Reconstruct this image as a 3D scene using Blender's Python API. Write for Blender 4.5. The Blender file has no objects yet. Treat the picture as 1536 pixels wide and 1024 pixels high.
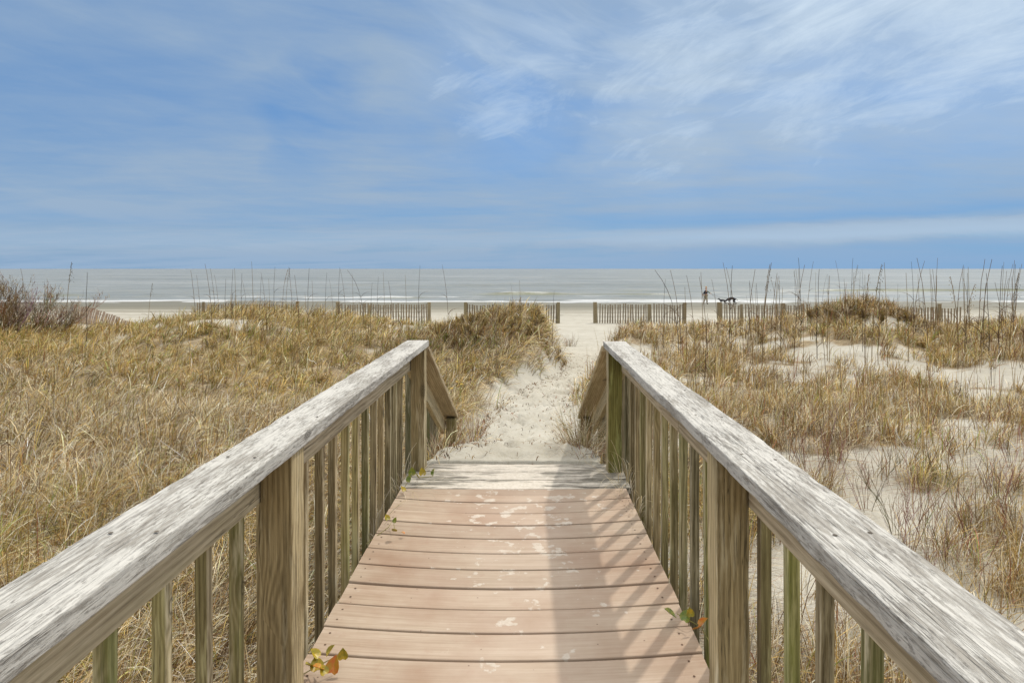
import bpy, math, random
import numpy as np
from mathutils import Vector, Matrix
random.seed(7)
rng = np.random.default_rng(11)
S = bpy.context.scene
COL = S.collection
EYE = 1.24; F = 900.0; VX = 788.0; HY = 403.0

def at(px, py, d):                      # point at depth d seen in direction (px,py)
    return Vector(((px-VX)/F*d, d, EYE-(py-HY)/F*d))
def lin(c):
    return tuple(((v/255)/12.92 if v/255 <= .04045 else ((v/255+.055)/1.055)**2.4) for v in c)
def sstep(a, b, x):
    t = np.clip((x-a)/(b-a), 0, 1); return t*t*(3-2*t)

# ---------------------------------------------------------------- numpy noise
def vnoise(x, y, seed=0):
    x = np.asarray(x, float); y = np.asarray(y, float)
    xi = np.floor(x).astype(np.int64); yi = np.floor(y).astype(np.int64)
    fx = x-xi; fy = y-yi; fx = fx*fx*(3-2*fx); fy = fy*fy*(3-2*fy)
    def h(a, b):
        n = (a*374761393+b*668265263+seed*1274126177) & 0xffffffff
        n = ((n ^ (n >> 13))*1274126177) & 0xffffffff
        return ((n ^ (n >> 16)) & 0xffff)/65535.0
    a = h(xi, yi); b = h(xi+1, yi); c = h(xi, yi+1); d = h(xi+1, yi+1)
    return (a*(1-fx)+b*fx)*(1-fy)+(c*(1-fx)+d*fx)*fy
def fbm(x, y, oct=4, seed=0):
    s = 0; a = .5; t = 0
    for i in range(oct):
        s = s+a*vnoise(x*2**i, y*2**i, seed+i*17); t += a; a *= .5
    return s/t

# ---------------------------------------------------------------- object helpers
def tag(o, label=None, cat=None, group=None, kind=None):
    if label: o['label'] = label
    if cat: o['category'] = cat
    if group: o['group'] = group
    if kind: o['kind'] = kind
    return o
def mesh(name, V, Fc, mat, parent=None, attrs=None, smooth=False, quads=False):
    me = bpy.data.meshes.new(name)
    V = np.asarray(V, np.float32)
    if quads:
        Fc = np.asarray(Fc, np.int32); n = len(Fc)
        me.vertices.add(len(V)); me.vertices.foreach_set('co', V.ravel())
        me.loops.add(n*4); me.loops.foreach_set('vertex_index', Fc.ravel())
        me.polygons.add(n); me.polygons.foreach_set('loop_start', np.arange(0, n*4, 4, dtype=np.int32))
        me.update(calc_edges=True)
    else:
        me.from_pydata([tuple(map(float, v)) for v in V], [], [tuple(int(i) for i in f) for f in Fc])
    if attrs:
        for k, (typ, dat) in attrs.items():
            a = me.attributes.new(k, typ, 'POINT')
            dat = np.asarray(dat, np.float32)
            a.data.foreach_set({'FLOAT': 'value', 'FLOAT_VECTOR': 'vector', 'FLOAT_COLOR': 'color'}[typ], dat.ravel())
    if smooth: me.polygons.foreach_set('use_smooth', np.ones(len(me.polygons), bool))
    me.update()
    if mat: me.materials.append(mat)
    o = bpy.data.objects.new(name, me); COL.objects.link(o)
    if parent is not None: o.parent = parent
    return o
def empty(name, loc, label, cat, group=None):
    o = bpy.data.objects.new(name, None); COL.objects.link(o); o.location = loc; o.empty_display_size = .1
    return tag(o, label, cat, group)
def copy_tree(o):
    r = o.copy(); COL.objects.link(r)
    for ch in list(o.children):
        c = ch.copy(); COL.objects.link(c); c.parent = r
        for g in list(ch.children):
            d = g.copy(); COL.objects.link(d); d.parent = c
    return r

class MB:                                # collects pieces of one part
    def __init__(s): s.V = []; s.F = []; s.G = []; s.C = []; s.n = 0
    def add(s, V, Fc, G=None, C=None):
        V = [tuple(v) for v in V]
        s.V += V; s.F += [tuple(i+s.n for i in f) for f in Fc]; s.n += len(V)
        s.G += [tuple(g) for g in G] if G is not None else V
        s.C += ([tuple(C)+(1,)]*len(V) if C is not None else [(1, 1, 1, 1)]*len(V))
    def build(s, name, mat, parent=None, smooth=False, rel=None):
        V = np.array(s.V, float)
        if rel is not None: V = V-np.array(rel)
        return mesh(name, V, s.F, mat, parent, {'g': ('FLOAT_VECTOR', s.G), 'col': ('FLOAT_COLOR', s.C)}, smooth)

def board(mb, p0, p1, w, t, up=(0, 0, 1), bev=.004, seg=.12, wob=.0012, seed=None, bite=0.0, sag=None, cuts=(0, 0), pale=0, tint=(1, 1, 1)):
    """a timber from p0 to p1 (axis), w across, t thick along up; g = wood coordinates (across, along, thick)"""
    rs = random.Random(seed if seed is not None else random.random())
    p0 = Vector(p0); p1 = Vector(p1); d = p1-p0; L = d.length; d.normalize()
    side = d.cross(Vector(up)).normalized(); upv = side.cross(d).normalized()
    hw, ht = w/2, t/2; b = bev
    sec = []
    def edge(x0, z0, x1, z1, n):
        for i in range(n): sec.append((x0+(x1-x0)*i/n, z0+(z1-z0)*i/n))
    nw = max(1, int(w/.045)); nt = 1
    edge(-hw+b, -ht, hw-b, -ht, nw); sec.append((hw-b, -ht)); sec.append((hw-b*.3, -ht+b*.3))
    edge(hw, -ht+b, hw, ht-b, nt); sec.append((hw, ht-b)); sec.append((hw-b*.3, ht-b*.3))
    edge(hw-b, ht, -hw+b, ht, nw); sec.append((-hw+b, ht)); sec.append((-hw+b*.3, ht-b*.3))
    edge(-hw, ht-b, -hw, -ht+b, nt); sec.append((-hw, -ht+b)); sec.append((-hw+b*.3, -ht+b*.3))
    n = len(sec); m = max(2, int(L/seg)+1)
    off = (rs.uniform(0, 50), rs.uniform(0, 50), rs.uniform(0, 50))
    V = []; G = []; Fc = []; CC = []
    wx = rs.uniform(0, 99)
    for i in range(m):
        s = L*i/(m-1)
        dx = wob*(float(vnoise(s*2.2+wx, 3.1, 5))-.5)*2; dz = wob*(float(vnoise(s*2.2+wx, 9.7, 6))-.5)*2
        for (x, z) in sec:
            k = 1.0
            if bite:
                corner = (abs(x) > hw-b*1.5) and (abs(z) > ht-b*1.5)
                if corner:
                    q = bite*max(0, float(vnoise(s*16+wx, x*90+z*50, 8))-.45)*2.2
                    x = x-math.copysign(q, x); z = z-math.copysign(q*.8, z)
            ss = s
            if i == 0: ss = s+cuts[0]*z
            if i == m-1: ss = s+cuts[1]*z
            P = p0+d*ss+side*(x+dx)+upv*(z+dz)
            if sag: P.z += sag(P.x, P.y)
            inner = pale and x*pale > hw-b*.6   # the face turned to the walk is coloured paler
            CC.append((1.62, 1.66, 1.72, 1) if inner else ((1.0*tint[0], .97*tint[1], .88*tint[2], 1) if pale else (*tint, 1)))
            V.append(P); G.append((x+off[0], ss+off[1], z+off[2]))
    for i in range(m-1):
        for j in range(n):
            k = (j+1) % n
            Fc.append((i*n+j, i*n+k, (i+1)*n+k, (i+1)*n+j))
    Fc.append(tuple(reversed(range(n)))); Fc.append(tuple((m-1)*n+j for j in range(n)))
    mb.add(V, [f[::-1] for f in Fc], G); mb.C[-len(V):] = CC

def tube(mb, pts, rad, n=5, C=None):
    pts = [Vector(p) for p in pts]; V = []; Fc = []
    if not hasattr(rad, '__len__'): rad = [rad]*len(pts)
    for i, p in enumerate(pts):
        d = (pts[min(i+1, len(pts)-1)]-pts[max(i-1, 0)]).normalized()
        a = d.orthogonal().normalized() if abs(d.z) > .95 else d.cross(Vector((0, 0, 1))).normalized(); b = d.cross(a)
        for j in range(n):
            q = 2*math.pi*j/n; V.append(p+(a*math.cos(q)+b*math.sin(q))*rad[i])
    for i in range(len(pts)-1):
        for j in range(n):
            k = (j+1) % n; Fc.append((i*n+j, i*n+k, (i+1)*n+k, (i+1)*n+j))
    Fc.append(tuple(reversed(range(n)))); Fc.append(tuple((len(pts)-1)*n+j for j in range(n)))
    mb.add(V, Fc, None, C)

# ---------------------------------------------------------------- node helper
class NT:
    def __init__(s, name):
        s.m = bpy.data.materials.new(name); s.m.use_nodes = True; s.t = s.m.node_tree; s.t.nodes.clear()
        s.out = s.n('ShaderNodeOutputMaterial'); s.b = s.n('ShaderNodeBsdfPrincipled'); s.l(s.b, 0, s.out, 'Surface')
    def n(s, typ, **kw):
        o = s.t.nodes.new(typ)
        for k, v in kw.items():
            if k.startswith('i_'):
                key = k[2:]; o.inputs[int(key) if key.isdigit() else key].default_value = v
            else: setattr(o, k, v)
        return o
    def l(s, a, ao, b, bi): s.t.links.new(a.outputs[ao], b.inputs[bi])
    def math(s, op, a, b=None, clamp=False):
        o = s.n('ShaderNodeMath', operation=op, use_clamp=clamp)
        for i, v in enumerate((a, b)):
            if v is None: continue
            if isinstance(v, (int, float)): o.inputs[i].default_value = v
            else: s.t.links.new(v, o.inputs[i])
        return o.outputs[0]
    def mix(s, f, a, b, mode='MIX'):
        o = s.n('ShaderNodeMix', data_type='RGBA', blend_type=mode)
        for idx, v in ((0, f), (6, a), (7, b)):
            if isinstance(v, (int, float)): o.inputs[idx].default_value = v
            elif isinstance(v, tuple): o.inputs[idx].default_value = (*v[:3], 1)
            else: s.t.links.new(v, o.inputs[idx])
        return o.outputs[2]
    def noise(s, vec, scale=1, detail=4, rough=.55, dist=0):
        o = s.n('ShaderNodeTexNoise', i_Scale=scale, i_Detail=detail, i_Roughness=rough, i_Distortion=dist)
        if vec is not None: s.t.links.new(vec, o.inputs['Vector'])
        return o.outputs['Fac']
    def mapv(s, vec, sc, loc=(0, 0, 0)):
        o = s.n('ShaderNodeMapping'); o.inputs['Scale'].default_value = sc; o.inputs['Location'].default_value = loc
        s.t.links.new(vec, o.inputs['Vector']); return o.outputs[0]
    def ramp(s, f, stops, interp='LINEAR'):
        o = s.n('ShaderNodeValToRGB'); r = o.color_ramp; r.interpolation = interp
        while len(r.elements) < len(stops): r.elements.new(.5)
        for e, (p, c) in zip(r.elements, stops):
            e.position = p; e.color = (c, c, c, 1) if isinstance(c, (int, float)) else (*c[:3], 1)
        s.t.links.new(f, o.inputs[0]); return o.outputs[0]
    def attr(s, name, out='Vector'):
        return s.n('ShaderNodeAttribute', attribute_name=name).outputs[out]
    def bump(s, h, strength=.5, dist=.002, prev=None):
        o = s.n('ShaderNodeBump', i_Strength=strength, i_Distance=dist); s.t.links.new(h, o.inputs['Height'])
        if prev is not None: s.t.links.new(prev, o.inputs['Normal'])
        return o.outputs[0]

# ---------------------------------------------------------------- materials
def wood(name, light, mid, dark, algae=(.10, .11, .03), algae_amt=.5, bleach=0.0, knots=1.0, varr=.35, flake=0.0, stain=0.0):
    T = NT(name)
    g = T.attr('g')
    rnd = T.n('ShaderNodeObjectInfo').outputs['Random']
    sh = T.n('ShaderNodeCombineXYZ'); T.t.links.new(T.math('MULTIPLY', rnd, 31.7), sh.inputs[0]); T.t.links.new(T.math('MULTIPLY', rnd, 53.1), sh.inputs[1]); T.t.links.new(T.math('MULTIPLY', rnd, 17.3), sh.inputs[2])
    add = T.n('ShaderNodeVectorMath', operation='ADD'); T.t.links.new(g, add.inputs[0]); T.t.links.new(sh.outputs[0], add.inputs[1])
    v = add.outputs[0]
    # knots: cells stretched along the grain
    vk = T.mapv(v, (8.5, 3.6, 8.5))
    vor = T.n('ShaderNodeTexVoronoi', i_Scale=1.0); T.t.links.new(vk, vor.inputs['Vector'])
    kd = vor.outputs['Distance']
    kc = T.n('ShaderNodeSeparateColor'); T.t.links.new(vor.outputs['Color'], kc.inputs[0]); gate = T.ramp(kc.outputs[0], [(.42, 0.), (.45, 1.)])
    knot = T.math('MULTIPLY', T.ramp(kd, [(.11*knots, 1.0), (.17*knots+.001, 0.0)]), gate)
    halo = T.math('MULTIPLY', T.ramp(kd, [(.0, 1.0), (.50*knots+.001, 0.0)], 'EASE'), gate)
    # growth rings bent round the knots
    wv = T.mapv(v, (1, .09, 1))
    warp = T.noise(T.mapv(v, (5, .8, 5)), 1, 2)
    sep = T.n('ShaderNodeSeparateXYZ'); T.t.links.new(wv, sep.inputs[0])
    ringc = T.math('ADD', T.math('MULTIPLY', sep.outputs[0], 150), T.math('MULTIPLY', sep.outputs[2], 110))
    ringc = T.math('ADD', ringc, T.math('MULTIPLY', warp, 9)); ringc = T.math('ADD', ringc, T.math('MULTIPLY', halo, 5 if knots else 0))
    ring = T.math('ADD', T.math('MULTIPLY', T.math('SINE', T.math('MULTIPLY', ringc, 3.1)), .5), .5)
    fib = T.noise(T.mapv(v, (320, 9, 320)), 1, 4, .65)
    fib2 = T.noise(T.mapv(v, (95, 2.6, 95)), 1, 5, .65)
    grain = T.math('ADD', T.math('MULTIPLY', fib, .45), T.math('ADD', T.math('MULTIPLY', fib2, .35), T.math('MULTIPLY', ring, .13)))
    col = T.ramp(grain, [(.35, dark), (.46, mid), (.57, light)] if not stain or varr > .3 else [(.29, dark), (.46, mid), (.63, light)])
    blot = T.noise(T.mapv(v, (9, 1.5, 9)), 1, 4, .6)
    col = T.mix(T.ramp(blot, [(.35, 0.), (.75, .55)]), col, T.mix(.5, col, dark))
    if bleach:
        bl = T.noise(T.mapv(v, (30, 5.5, 30)), 1, 6, .68)
        col = T.mix(T.ramp(bl, [(.42, 0.), (.60, bleach)]), col, light)
    if flake:                            # old white coating worn off in flakes and fibres
        f1 = T.noise(T.mapv(v, (150, 15, 150)), 1, 8, .72, .15)
        f2 = T.noise(T.mapv(v, (16, 3.5, 16)), 1, 4, .6)
        fm = T.math('ADD', f1, T.math('MULTIPLY', T.math('SUBTRACT', f2, .5), .75))
        worn = T.ramp(fm, [(.395, 1.), (.47, .5), (.53, 0.)])
        col = T.mix(T.math('MULTIPLY', worn, flake), T.mix(.6, col, (.57, .555, .515)), T.mix(.5, col, dark))
    if flake:                            # short dark flecks and torn fibres
        fl = T.noise(T.mapv(v, (230, 48, 230)), 1, 4, .7); fm2 = T.noise(T.mapv(v, (26, 6, 26), (4, 4, 4)), 1, 3, .6)
        fk = T.math('MULTIPLY', T.ramp(fl, [(.38, 1.), (.47, 0.)]), T.ramp(fm2, [(.38, 0.), (.54, 1.)]))
        col = T.mix(T.math('MULTIPLY', fk, .58), col, tuple(c*.62 for c in dark))
    r3 = T.math('FRACT', T.math('MULTIPLY', rnd, 13.7))
    if varr > .1: col = T.mix(T.math('MULTIPLY', r3, .42), col, T.mix(grain, lin((92, 70, 44)), lin((184, 158, 118))))
    # algae patches, more at the foot of uprights (world height) and on some pieces
    geo = T.n('ShaderNodeNewGeometry')
    px = T.n('ShaderNodeSeparateXYZ'); T.t.links.new(geo.outputs['Position'], px.inputs[0])
    am = T.noise(T.mapv(v, (11, 1.3, 11)), 1, 5, .65)
    r2 = T.math('FRACT', T.math('MULTIPLY', rnd, 7.31))
    lev = T.math('ADD', am, T.math('MULTIPLY', T.math('SUBTRACT', r2, .5), .55))
    am = T.ramp(lev, [(.50, 0.), (.78, 1.)])
    col = T.mix(T.math('MULTIPLY', am, algae_amt), col, T.mix(.78, col, T.mix(fib, tuple(c*.55 for c in algae), tuple(min(1, c*1.6) for c in algae))))
    # per piece value shift
    hsv = T.n('ShaderNodeHueSaturation'); T.t.links.new(col, hsv.inputs['Color'])
    T.t.links.new(T.math('ADD', 1-varr/2, T.math('MULTIPLY', rnd, varr)), hsv.inputs['Value'])
    col = hsv.outputs[0]
    if stain:                            # damp dark stains running with the grain
        s1 = T.noise(T.mapv(v, (22, 1.6, 22), (9, 3, 1)), 1, 6, .7, .3)
        col = T.mix(T.math('MULTIPLY', T.ramp(s1, [(.46, 0.), (.66, 1.)]), stain), col, T.mix(.72, col, tuple(c*.45 for c in dark)))
        s2 = T.noise(T.mapv(v, (30, 2.4, 30), (2, 8, 5)), 1, 5, .7)
        col = T.mix(T.math('MULTIPLY', T.ramp(s2, [(.54, 0.), (.66, 1.)]), .55), col, lin((196, 186, 160)))
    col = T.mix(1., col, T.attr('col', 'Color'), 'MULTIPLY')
    # checks (long thin cracks) and knots
    crk = T.noise(T.mapv(v, (60, 1.1, 60)), 1, 3, .6, .2)
    crack = T.ramp(crk, [(.488, 0.), (.5, 1.), (.512, 0.)])
    cm = T.ramp(T.noise(T.mapv(v, (10, 1.1, 10), (5, 5, 5)), 1, 2), [(.48, 0.), (.6, 1.)])
    crack = T.math('MULTIPLY', crack, cm)
    col = T.mix(T.math('MULTIPLY', crack, .75), col, tuple(c*.3 for c in dark))
    if knots: col = T.mix(T.math('MULTIPLY', T.math('MULTIPLY', knot, T.math('ADD', .62, T.math('MULTIPLY', T.math('SINE', T.math('MULTIPLY', kd, 210)), .38))), .72), col, tuple(c*.42 for c in dark))
    T.t.links.new(col, T.b.inputs['Base Color'])
    T.b.inputs['Roughness'].default_value = .85; T.b.inputs['Specular IOR Level'].default_value = .25
    h = T.math('SUBTRACT', T.math('ADD', T.math('MULTIPLY', fib, .6), T.math('MULTIPLY', fib2, .6)), T.math('MULTIPLY', crack, 1.4))
    if flake: h = T.math('SUBTRACT', h, T.math('MULTIPLY', worn, .5))
    T.t.links.new(T.bump(h, .7, .0018), T.b.inputs['Normal'])
    return T.m

M = {}
M['cap'] = wood('cap_wood', lin((192, 187, 176)), lin((164, 159, 149)), lin((104, 98, 90)), algae_amt=.06, bleach=.6, knots=.75, varr=.05, flake=.9)
M['rail'] = wood('rail_wood', lin((200, 189, 164)), lin((166, 154, 129)), lin((112, 101, 82)), algae_amt=.25, bleach=.25, knots=.9, varr=.15, stain=.35)
M['post'] = wood('post_wood', lin((176, 162, 128)), lin((138, 124, 92)), lin((82, 72, 50)), algae_amt=.7, algae=(.13, .14, .035), bleach=.2, knots=1.15, varr=.2, stain=.85)
M['baluster'] = wood('baluster_wood', lin((178, 167, 138)), lin((138, 127, 98)), lin((84, 76, 56)), algae_amt=.8, algae=(.12, .138, .03), bleach=.3, knots=.85, varr=.55, stain=.75)
M['fence'] = wood('fence_wood', lin((158, 148, 130)), lin((122, 112, 95)), lin((82, 72, 58)), algae_amt=.1, bleach=.3, knots=0, varr=.45)
M['under'] = wood('under_wood', lin((130, 118, 92)), lin((98, 88, 66)), lin((60, 52, 38)), algae_amt=.6, bleach=0, knots=.6)

def deck_mat(name, grey):
    T = NT(name)
    v = T.attr('g'); geo = T.n('ShaderNodeNewGeometry'); P = geo.outputs['Position']
    rnd = T.n('ShaderNodeObjectInfo').outputs['Random']
    fib = T.noise(T.mapv(v, (150, 4, 150)), 1, 3, .6)
    fib2 = T.noise(T.mapv(v, (40, 1.5, 40)), 1, 4, .6)
    gr = T.math('ADD', T.math('MULTIPLY', fib, .5), T.math('MULTIPLY', fib2, .5))
    if grey: col = T.ramp(gr, [(.38, lin((70, 66, 57))), (.5, lin((124, 118, 106))), (.62, lin((166, 161, 149)))])
    else: col = T.ramp(gr, [(.3, lin((148, 129, 107))), (.5, lin((170, 151, 130))), (.7, lin((187, 170, 151)))])
    if not grey:
        st = T.noise(T.mapv(P, (2.2, 2.2, 2.2)), 1, 5, .6)
        col = T.mix(T.ramp(st, [(.40, 0.), (.68, .75)]), col, lin((142, 110, 86)))
        st2 = T.noise(T.mapv(P, (14, 14, 14), (3, 3, 3)), 1, 6, .7)
        col = T.mix(T.ramp(st2, [(.56, 0.), (.74, .4)]), col, lin((150, 116, 94)))
        # pale trodden dust down the middle of the walk
        xs = T.n('ShaderNodeSeparateXYZ'); T.t.links.new(P, xs.inputs[0])
        mid = T.math('ABSOLUTE', T.math('ADD', xs.outputs[0], -.02)); mid = T.ramp(mid, [(.1, 1.), (.6, 0.)])
        dn = T.noise(T.mapv(P, (5, 5, 5), (8, 8, 8)), 1, 5, .6)
        col = T.mix(T.math('MULTIPLY', T.math('MULTIPLY', mid, dn), .75), col, lin((192, 174, 158)))
        # small dark specks and nail heads
        vo = T.n('ShaderNodeTexVoronoi', i_Scale=16.0); T.t.links.new(P, vo.inputs['Vector'])
        col = T.mix(T.ramp(vo.outputs['Distance'], [(.035, .7), (.06, 0.)]), col, lin((96, 74, 60)))
        # loose sand grains in patches
        sx = T.math('MULTIPLY', mid, .13)
        far = T.ramp(T.math('MULTIPLY', xs.outputs[1], .25), [(.40, -.0), (.85, .09)])
        sn = T.math('ADD', T.noise(T.mapv(P, (15, 17, 15), (1.3, 2.2, 0)), 1, 5, .55), T.math('ADD', sx, far))
        sand = T.ramp(sn, [(.76, 0.), (.80, .65)])
    else:
        xs = T.n('ShaderNodeSeparateXYZ'); T.t.links.new(P, xs.inputs[0])
        mid = T.ramp(T.math('ABSOLUTE', T.math('ADD', xs.outputs[0], .08)), [(.0, .24), (.75, -.03)])
        sn = T.math('ADD', T.noise(T.mapv(P, (3.5, 22, 8)), 1, 7, .7), T.math('MULTIPLY', mid, 1.0))
        sand = T.ramp(sn, [(.56, 0.), (.68, .92)])
    sc = T.ramp(T.noise(T.mapv(P, (60, 60, 60)), 1, 4, .7), [(.3, lin((188, 178, 162))), (.7, lin((214, 206, 194)))])
    col = T.mix(sand, col, sc)
    col = T.mix(1., col, T.attr('col', 'Color'), 'MULTIPLY')
    hsv = T.n('ShaderNodeHueSaturation'); T.t.links.new(col, hsv.inputs['Color'])
    T.t.links.new(T.math('ADD', .94, T.math('MULTIPLY', rnd, .12)), hsv.inputs['Value'])
    T.t.links.new(hsv.outputs[0], T.b.inputs['Base Color'])
    T.b.inputs['Roughness'].default_value = .75; T.b.inputs['Specular IOR Level'].default_value = .3
    h = T.math('ADD', gr, T.math('MULTIPLY', sand, 1.2))
    T.t.links.new(T.bump(h, .5, .0015), T.b.inputs['Normal'])
    return T.m
M['deck'] = deck_mat('deck_composite', False)
M['greydeck'] = deck_mat('grey_step_board', True)

def sand_mat():
    T = NT('sand'); geo = T.n('ShaderNodeNewGeometry'); P = geo.outputs['Position']
    cov = T.attr('cover', 'Fac'); wet = T.attr('wet', 'Fac')
    n1 = T.noise(P, 1.3, 6, .6); n2 = T.noise(P, 45, 4, .7); n3 = T.noise(P, 260, 2, .6)
    col = T.ramp(n1, [(.3, lin((168, 163, 150))), (.7, lin((188, 184, 172)))])
    col = T.mix(T.ramp(n2, [(.3, .35), (.62, 0.)]), col, lin((150, 140, 120)))
    col = T.mix(T.ramp(n3, [(.32, .5), (.42, 0.)]), col, lin((120, 105, 82)))
    # bits of dead leaf and shell grit
    vo = T.n('ShaderNodeTexVoronoi', i_Scale=9.0); T.t.links.new(T.mapv(P, (1, 1.6, 1)), vo.inputs['Vector'])
    vr = T.n('ShaderNodeSeparateColor'); T.t.links.new(vo.outputs['Color'], vr.inputs[0])
    spk = T.math('MULTIPLY', T.ramp(vo.outputs['Distance'], [(.05, 1.), (.10, 0.)]), T.ramp(vr.outputs[0], [(.55, 0.), (.6, 1.)]))
    col = T.mix(T.math('MULTIPLY', spk, .7), col, lin((92, 78, 60)))
    # dead thatch among the grass
    th = T.noise(T.mapv(P, (14, 40, 14)), 1, 6, .75, .8); th2 = T.noise(P, 3.1, 4, .6)
    tc = T.ramp(th, [(.3, lin((84, 70, 50))), (.5, lin((134, 116, 86))), (.7, lin((184, 168, 136)))])
    cf = T.math('ADD', T.math('MULTIPLY', cov, 1.15), T.math('MULTIPLY', T.math('SUBTRACT', th2, .5), .9))
    col = T.mix(T.ramp(cf, [(.35, 0.), (.75, .9)]), col, tc)
    # tyre tracks and damp streaks on the beach
    tr = T.noise(T.mapv(P, (.018, 1.15, 1)), 1, 6, .75)
    trm = T.ramp(T.math('MULTIPLY', wet, 1.0), [(.02, 0.), (.3, 1.)])
    col = T.mix(T.math('MULTIPLY', T.ramp(tr, [(.46, 0.), (.55, .8)]), trm), col, lin((112, 106, 90)))
    col = T.mix(T.ramp(wet, [(.40, 0.), (.85, .85)]), col, lin((104, 101, 86)))
    T.t.links.new(col, T.b.inputs['Base Color'])
    T.t.links.new(T.ramp(wet, [(.6, .95), (1., .6)]), T.b.inputs['Roughness'])
    T.b.inputs['Specular IOR Level'].default_value = .2
    h = T.math('ADD', T.math('MULTIPLY', T.noise(P, 9, 5, .6), 1.), T.math('MULTIPLY', n2, .2))
    b = T.bump(h, .55, .03); b = T.bump(n3, .5, .002, b)
    T.t.links.new(b, T.b.inputs['Normal'])
    return T.m
M['sand'] = sand_mat()

def grass_mat():
    T = NT('grass_blades'); T.t.nodes.remove(T.b)
    c = T.attr('col', 'Color')
    d = T.n('ShaderNodeBsdfPrincipled'); d.inputs['Roughness'].default_value = .55; d.inputs['Specular IOR Level'].default_value = .35
    T.t.links.new(c, d.inputs['Base Color'])
    t = T.n('ShaderNodeBsdfTranslucent'); T.t.links.new(c, t.inputs['Color'])
    m = T.n('ShaderNodeMixShader'); m.inputs[0].default_value = .27
    T.l(d, 0, m, 1); T.l(t, 0, m, 2); T.l(m, 0, T.out, 'Surface')
    return T.m
M['grass'] = grass_mat()
def plain(name, c, rough=.8, bumps=None, var=None):
    T = NT(name); P = T.n('ShaderNodeTexCoord').outputs['Object']
    n = T.noise(P, 20 if var is None else var, 5, .6)
    col = T.ramp(n, [(.3, tuple(v*.7 for v in c)), (.7, tuple(min(1, v*1.2) for v in c))])
    T.t.links.new(col, T.b.inputs['Base Color']); T.b.inputs['Roughness'].default_value = rough
    T.t.links.new(T.bump(n, .3, .003), T.b.inputs['Normal'])
    return T.m

def sea_mat():
    T = NT('sea'); geo = T.n('ShaderNodeNewGeometry'); P = geo.outputs['Position']
    foam = T.attr('foam', 'Fac'); face = T.attr('face', 'Fac')
    f1 = T.noise(T.mapv(P, (.35, 1.2, 1)), 1, 7, .7)
    fm = T.ramp(T.math('ADD', foam, T.math('MULTIPLY', T.math('SUBTRACT', f1, .5), .9)), [(.42, 0.), (.62, 1.)])
    big = T.noise(T.mapv(P, (.006, .03, 1)), 1, 5, .6)
    col = T.ramp(big, [(.3, lin((122, 124, 116))), (.7, lin((154, 154, 148)))])
    rip = T.noise(T.mapv(P, (.045, .42, 1), (3, 1, 0)), 1, 5, .68)
    col = T.mix(T.ramp(rip, [(.38, .5), (.54, 0.)]), col, lin((82, 84, 74)))
    col = T.mix(T.math('MULTIPLY', face, .8), col, lin((112, 112, 66)))
    col = T.mix(T.math('MULTIPLY', fm, .9), col, (.54, .55, .55))
    T.t.links.new(col, T.b.inputs['Base Color'])
    T.t.links.new(T.ramp(fm, [(0., .32), (1., .9)]), T.b.inputs['Roughness'])
    T.b.inputs['IOR'].default_value = 1.33; T.b.inputs['Specular IOR Level'].default_value = .32
    w1 = T.noise(T.mapv(P, (.12, .5, 1)), 1, 6, .62, .3); w2 = T.noise(T.mapv(P, (.018, .075, 1)), 1, 4, .6)
    b = T.bump(w2, .8, 2.6); b = T.bump(w1, .8, .5, b)
    T.t.links.new(b, T.b.inputs['Normal'])
    return T.m
M['sea'] = sea_mat()

# ---------------------------------------------------------------- terrain
pd_ = np.array([-5, 3.80, 3.86, 4.2, 5.4, 8, 13, 22, 30, 37, 61, 90, 200])
pz_ = np.array([-.45, -.45, -.004, -.02, -.32, -.60, -1.1, -1.7, -2.05, -2.13, -2.36, -2.9, -6])
le_d = np.array([3.8, 4.4, 5.5, 8.2, 10.5, 13.5, 19, 26, 30, 37, 60]); le_x = np.array([-.68, -.60, -.50, -.42, .10, .74, 1.15, 1.3, .9, -.5, -9])
re_d = np.array([3.8, 4.4, 5.5, 8.7, 13, 18, 22, 28, 33, 60]); re_x = np.array([.52, .47, .44, .66, 1.5, 2.35, 3.3, 4.6, 6.5, 19])
od_ = np.array([-60, 0, 4, 5.5, 8, 12, 16, 19, 24, 30, 37, 61, 90, 200])
oz_ = np.array([-.5, -.45, -.42, -.36, -.48, -.46, -.34, -.42, -1.25, -1.95, -2.13, -2.36, -2.9, -6])
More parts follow.
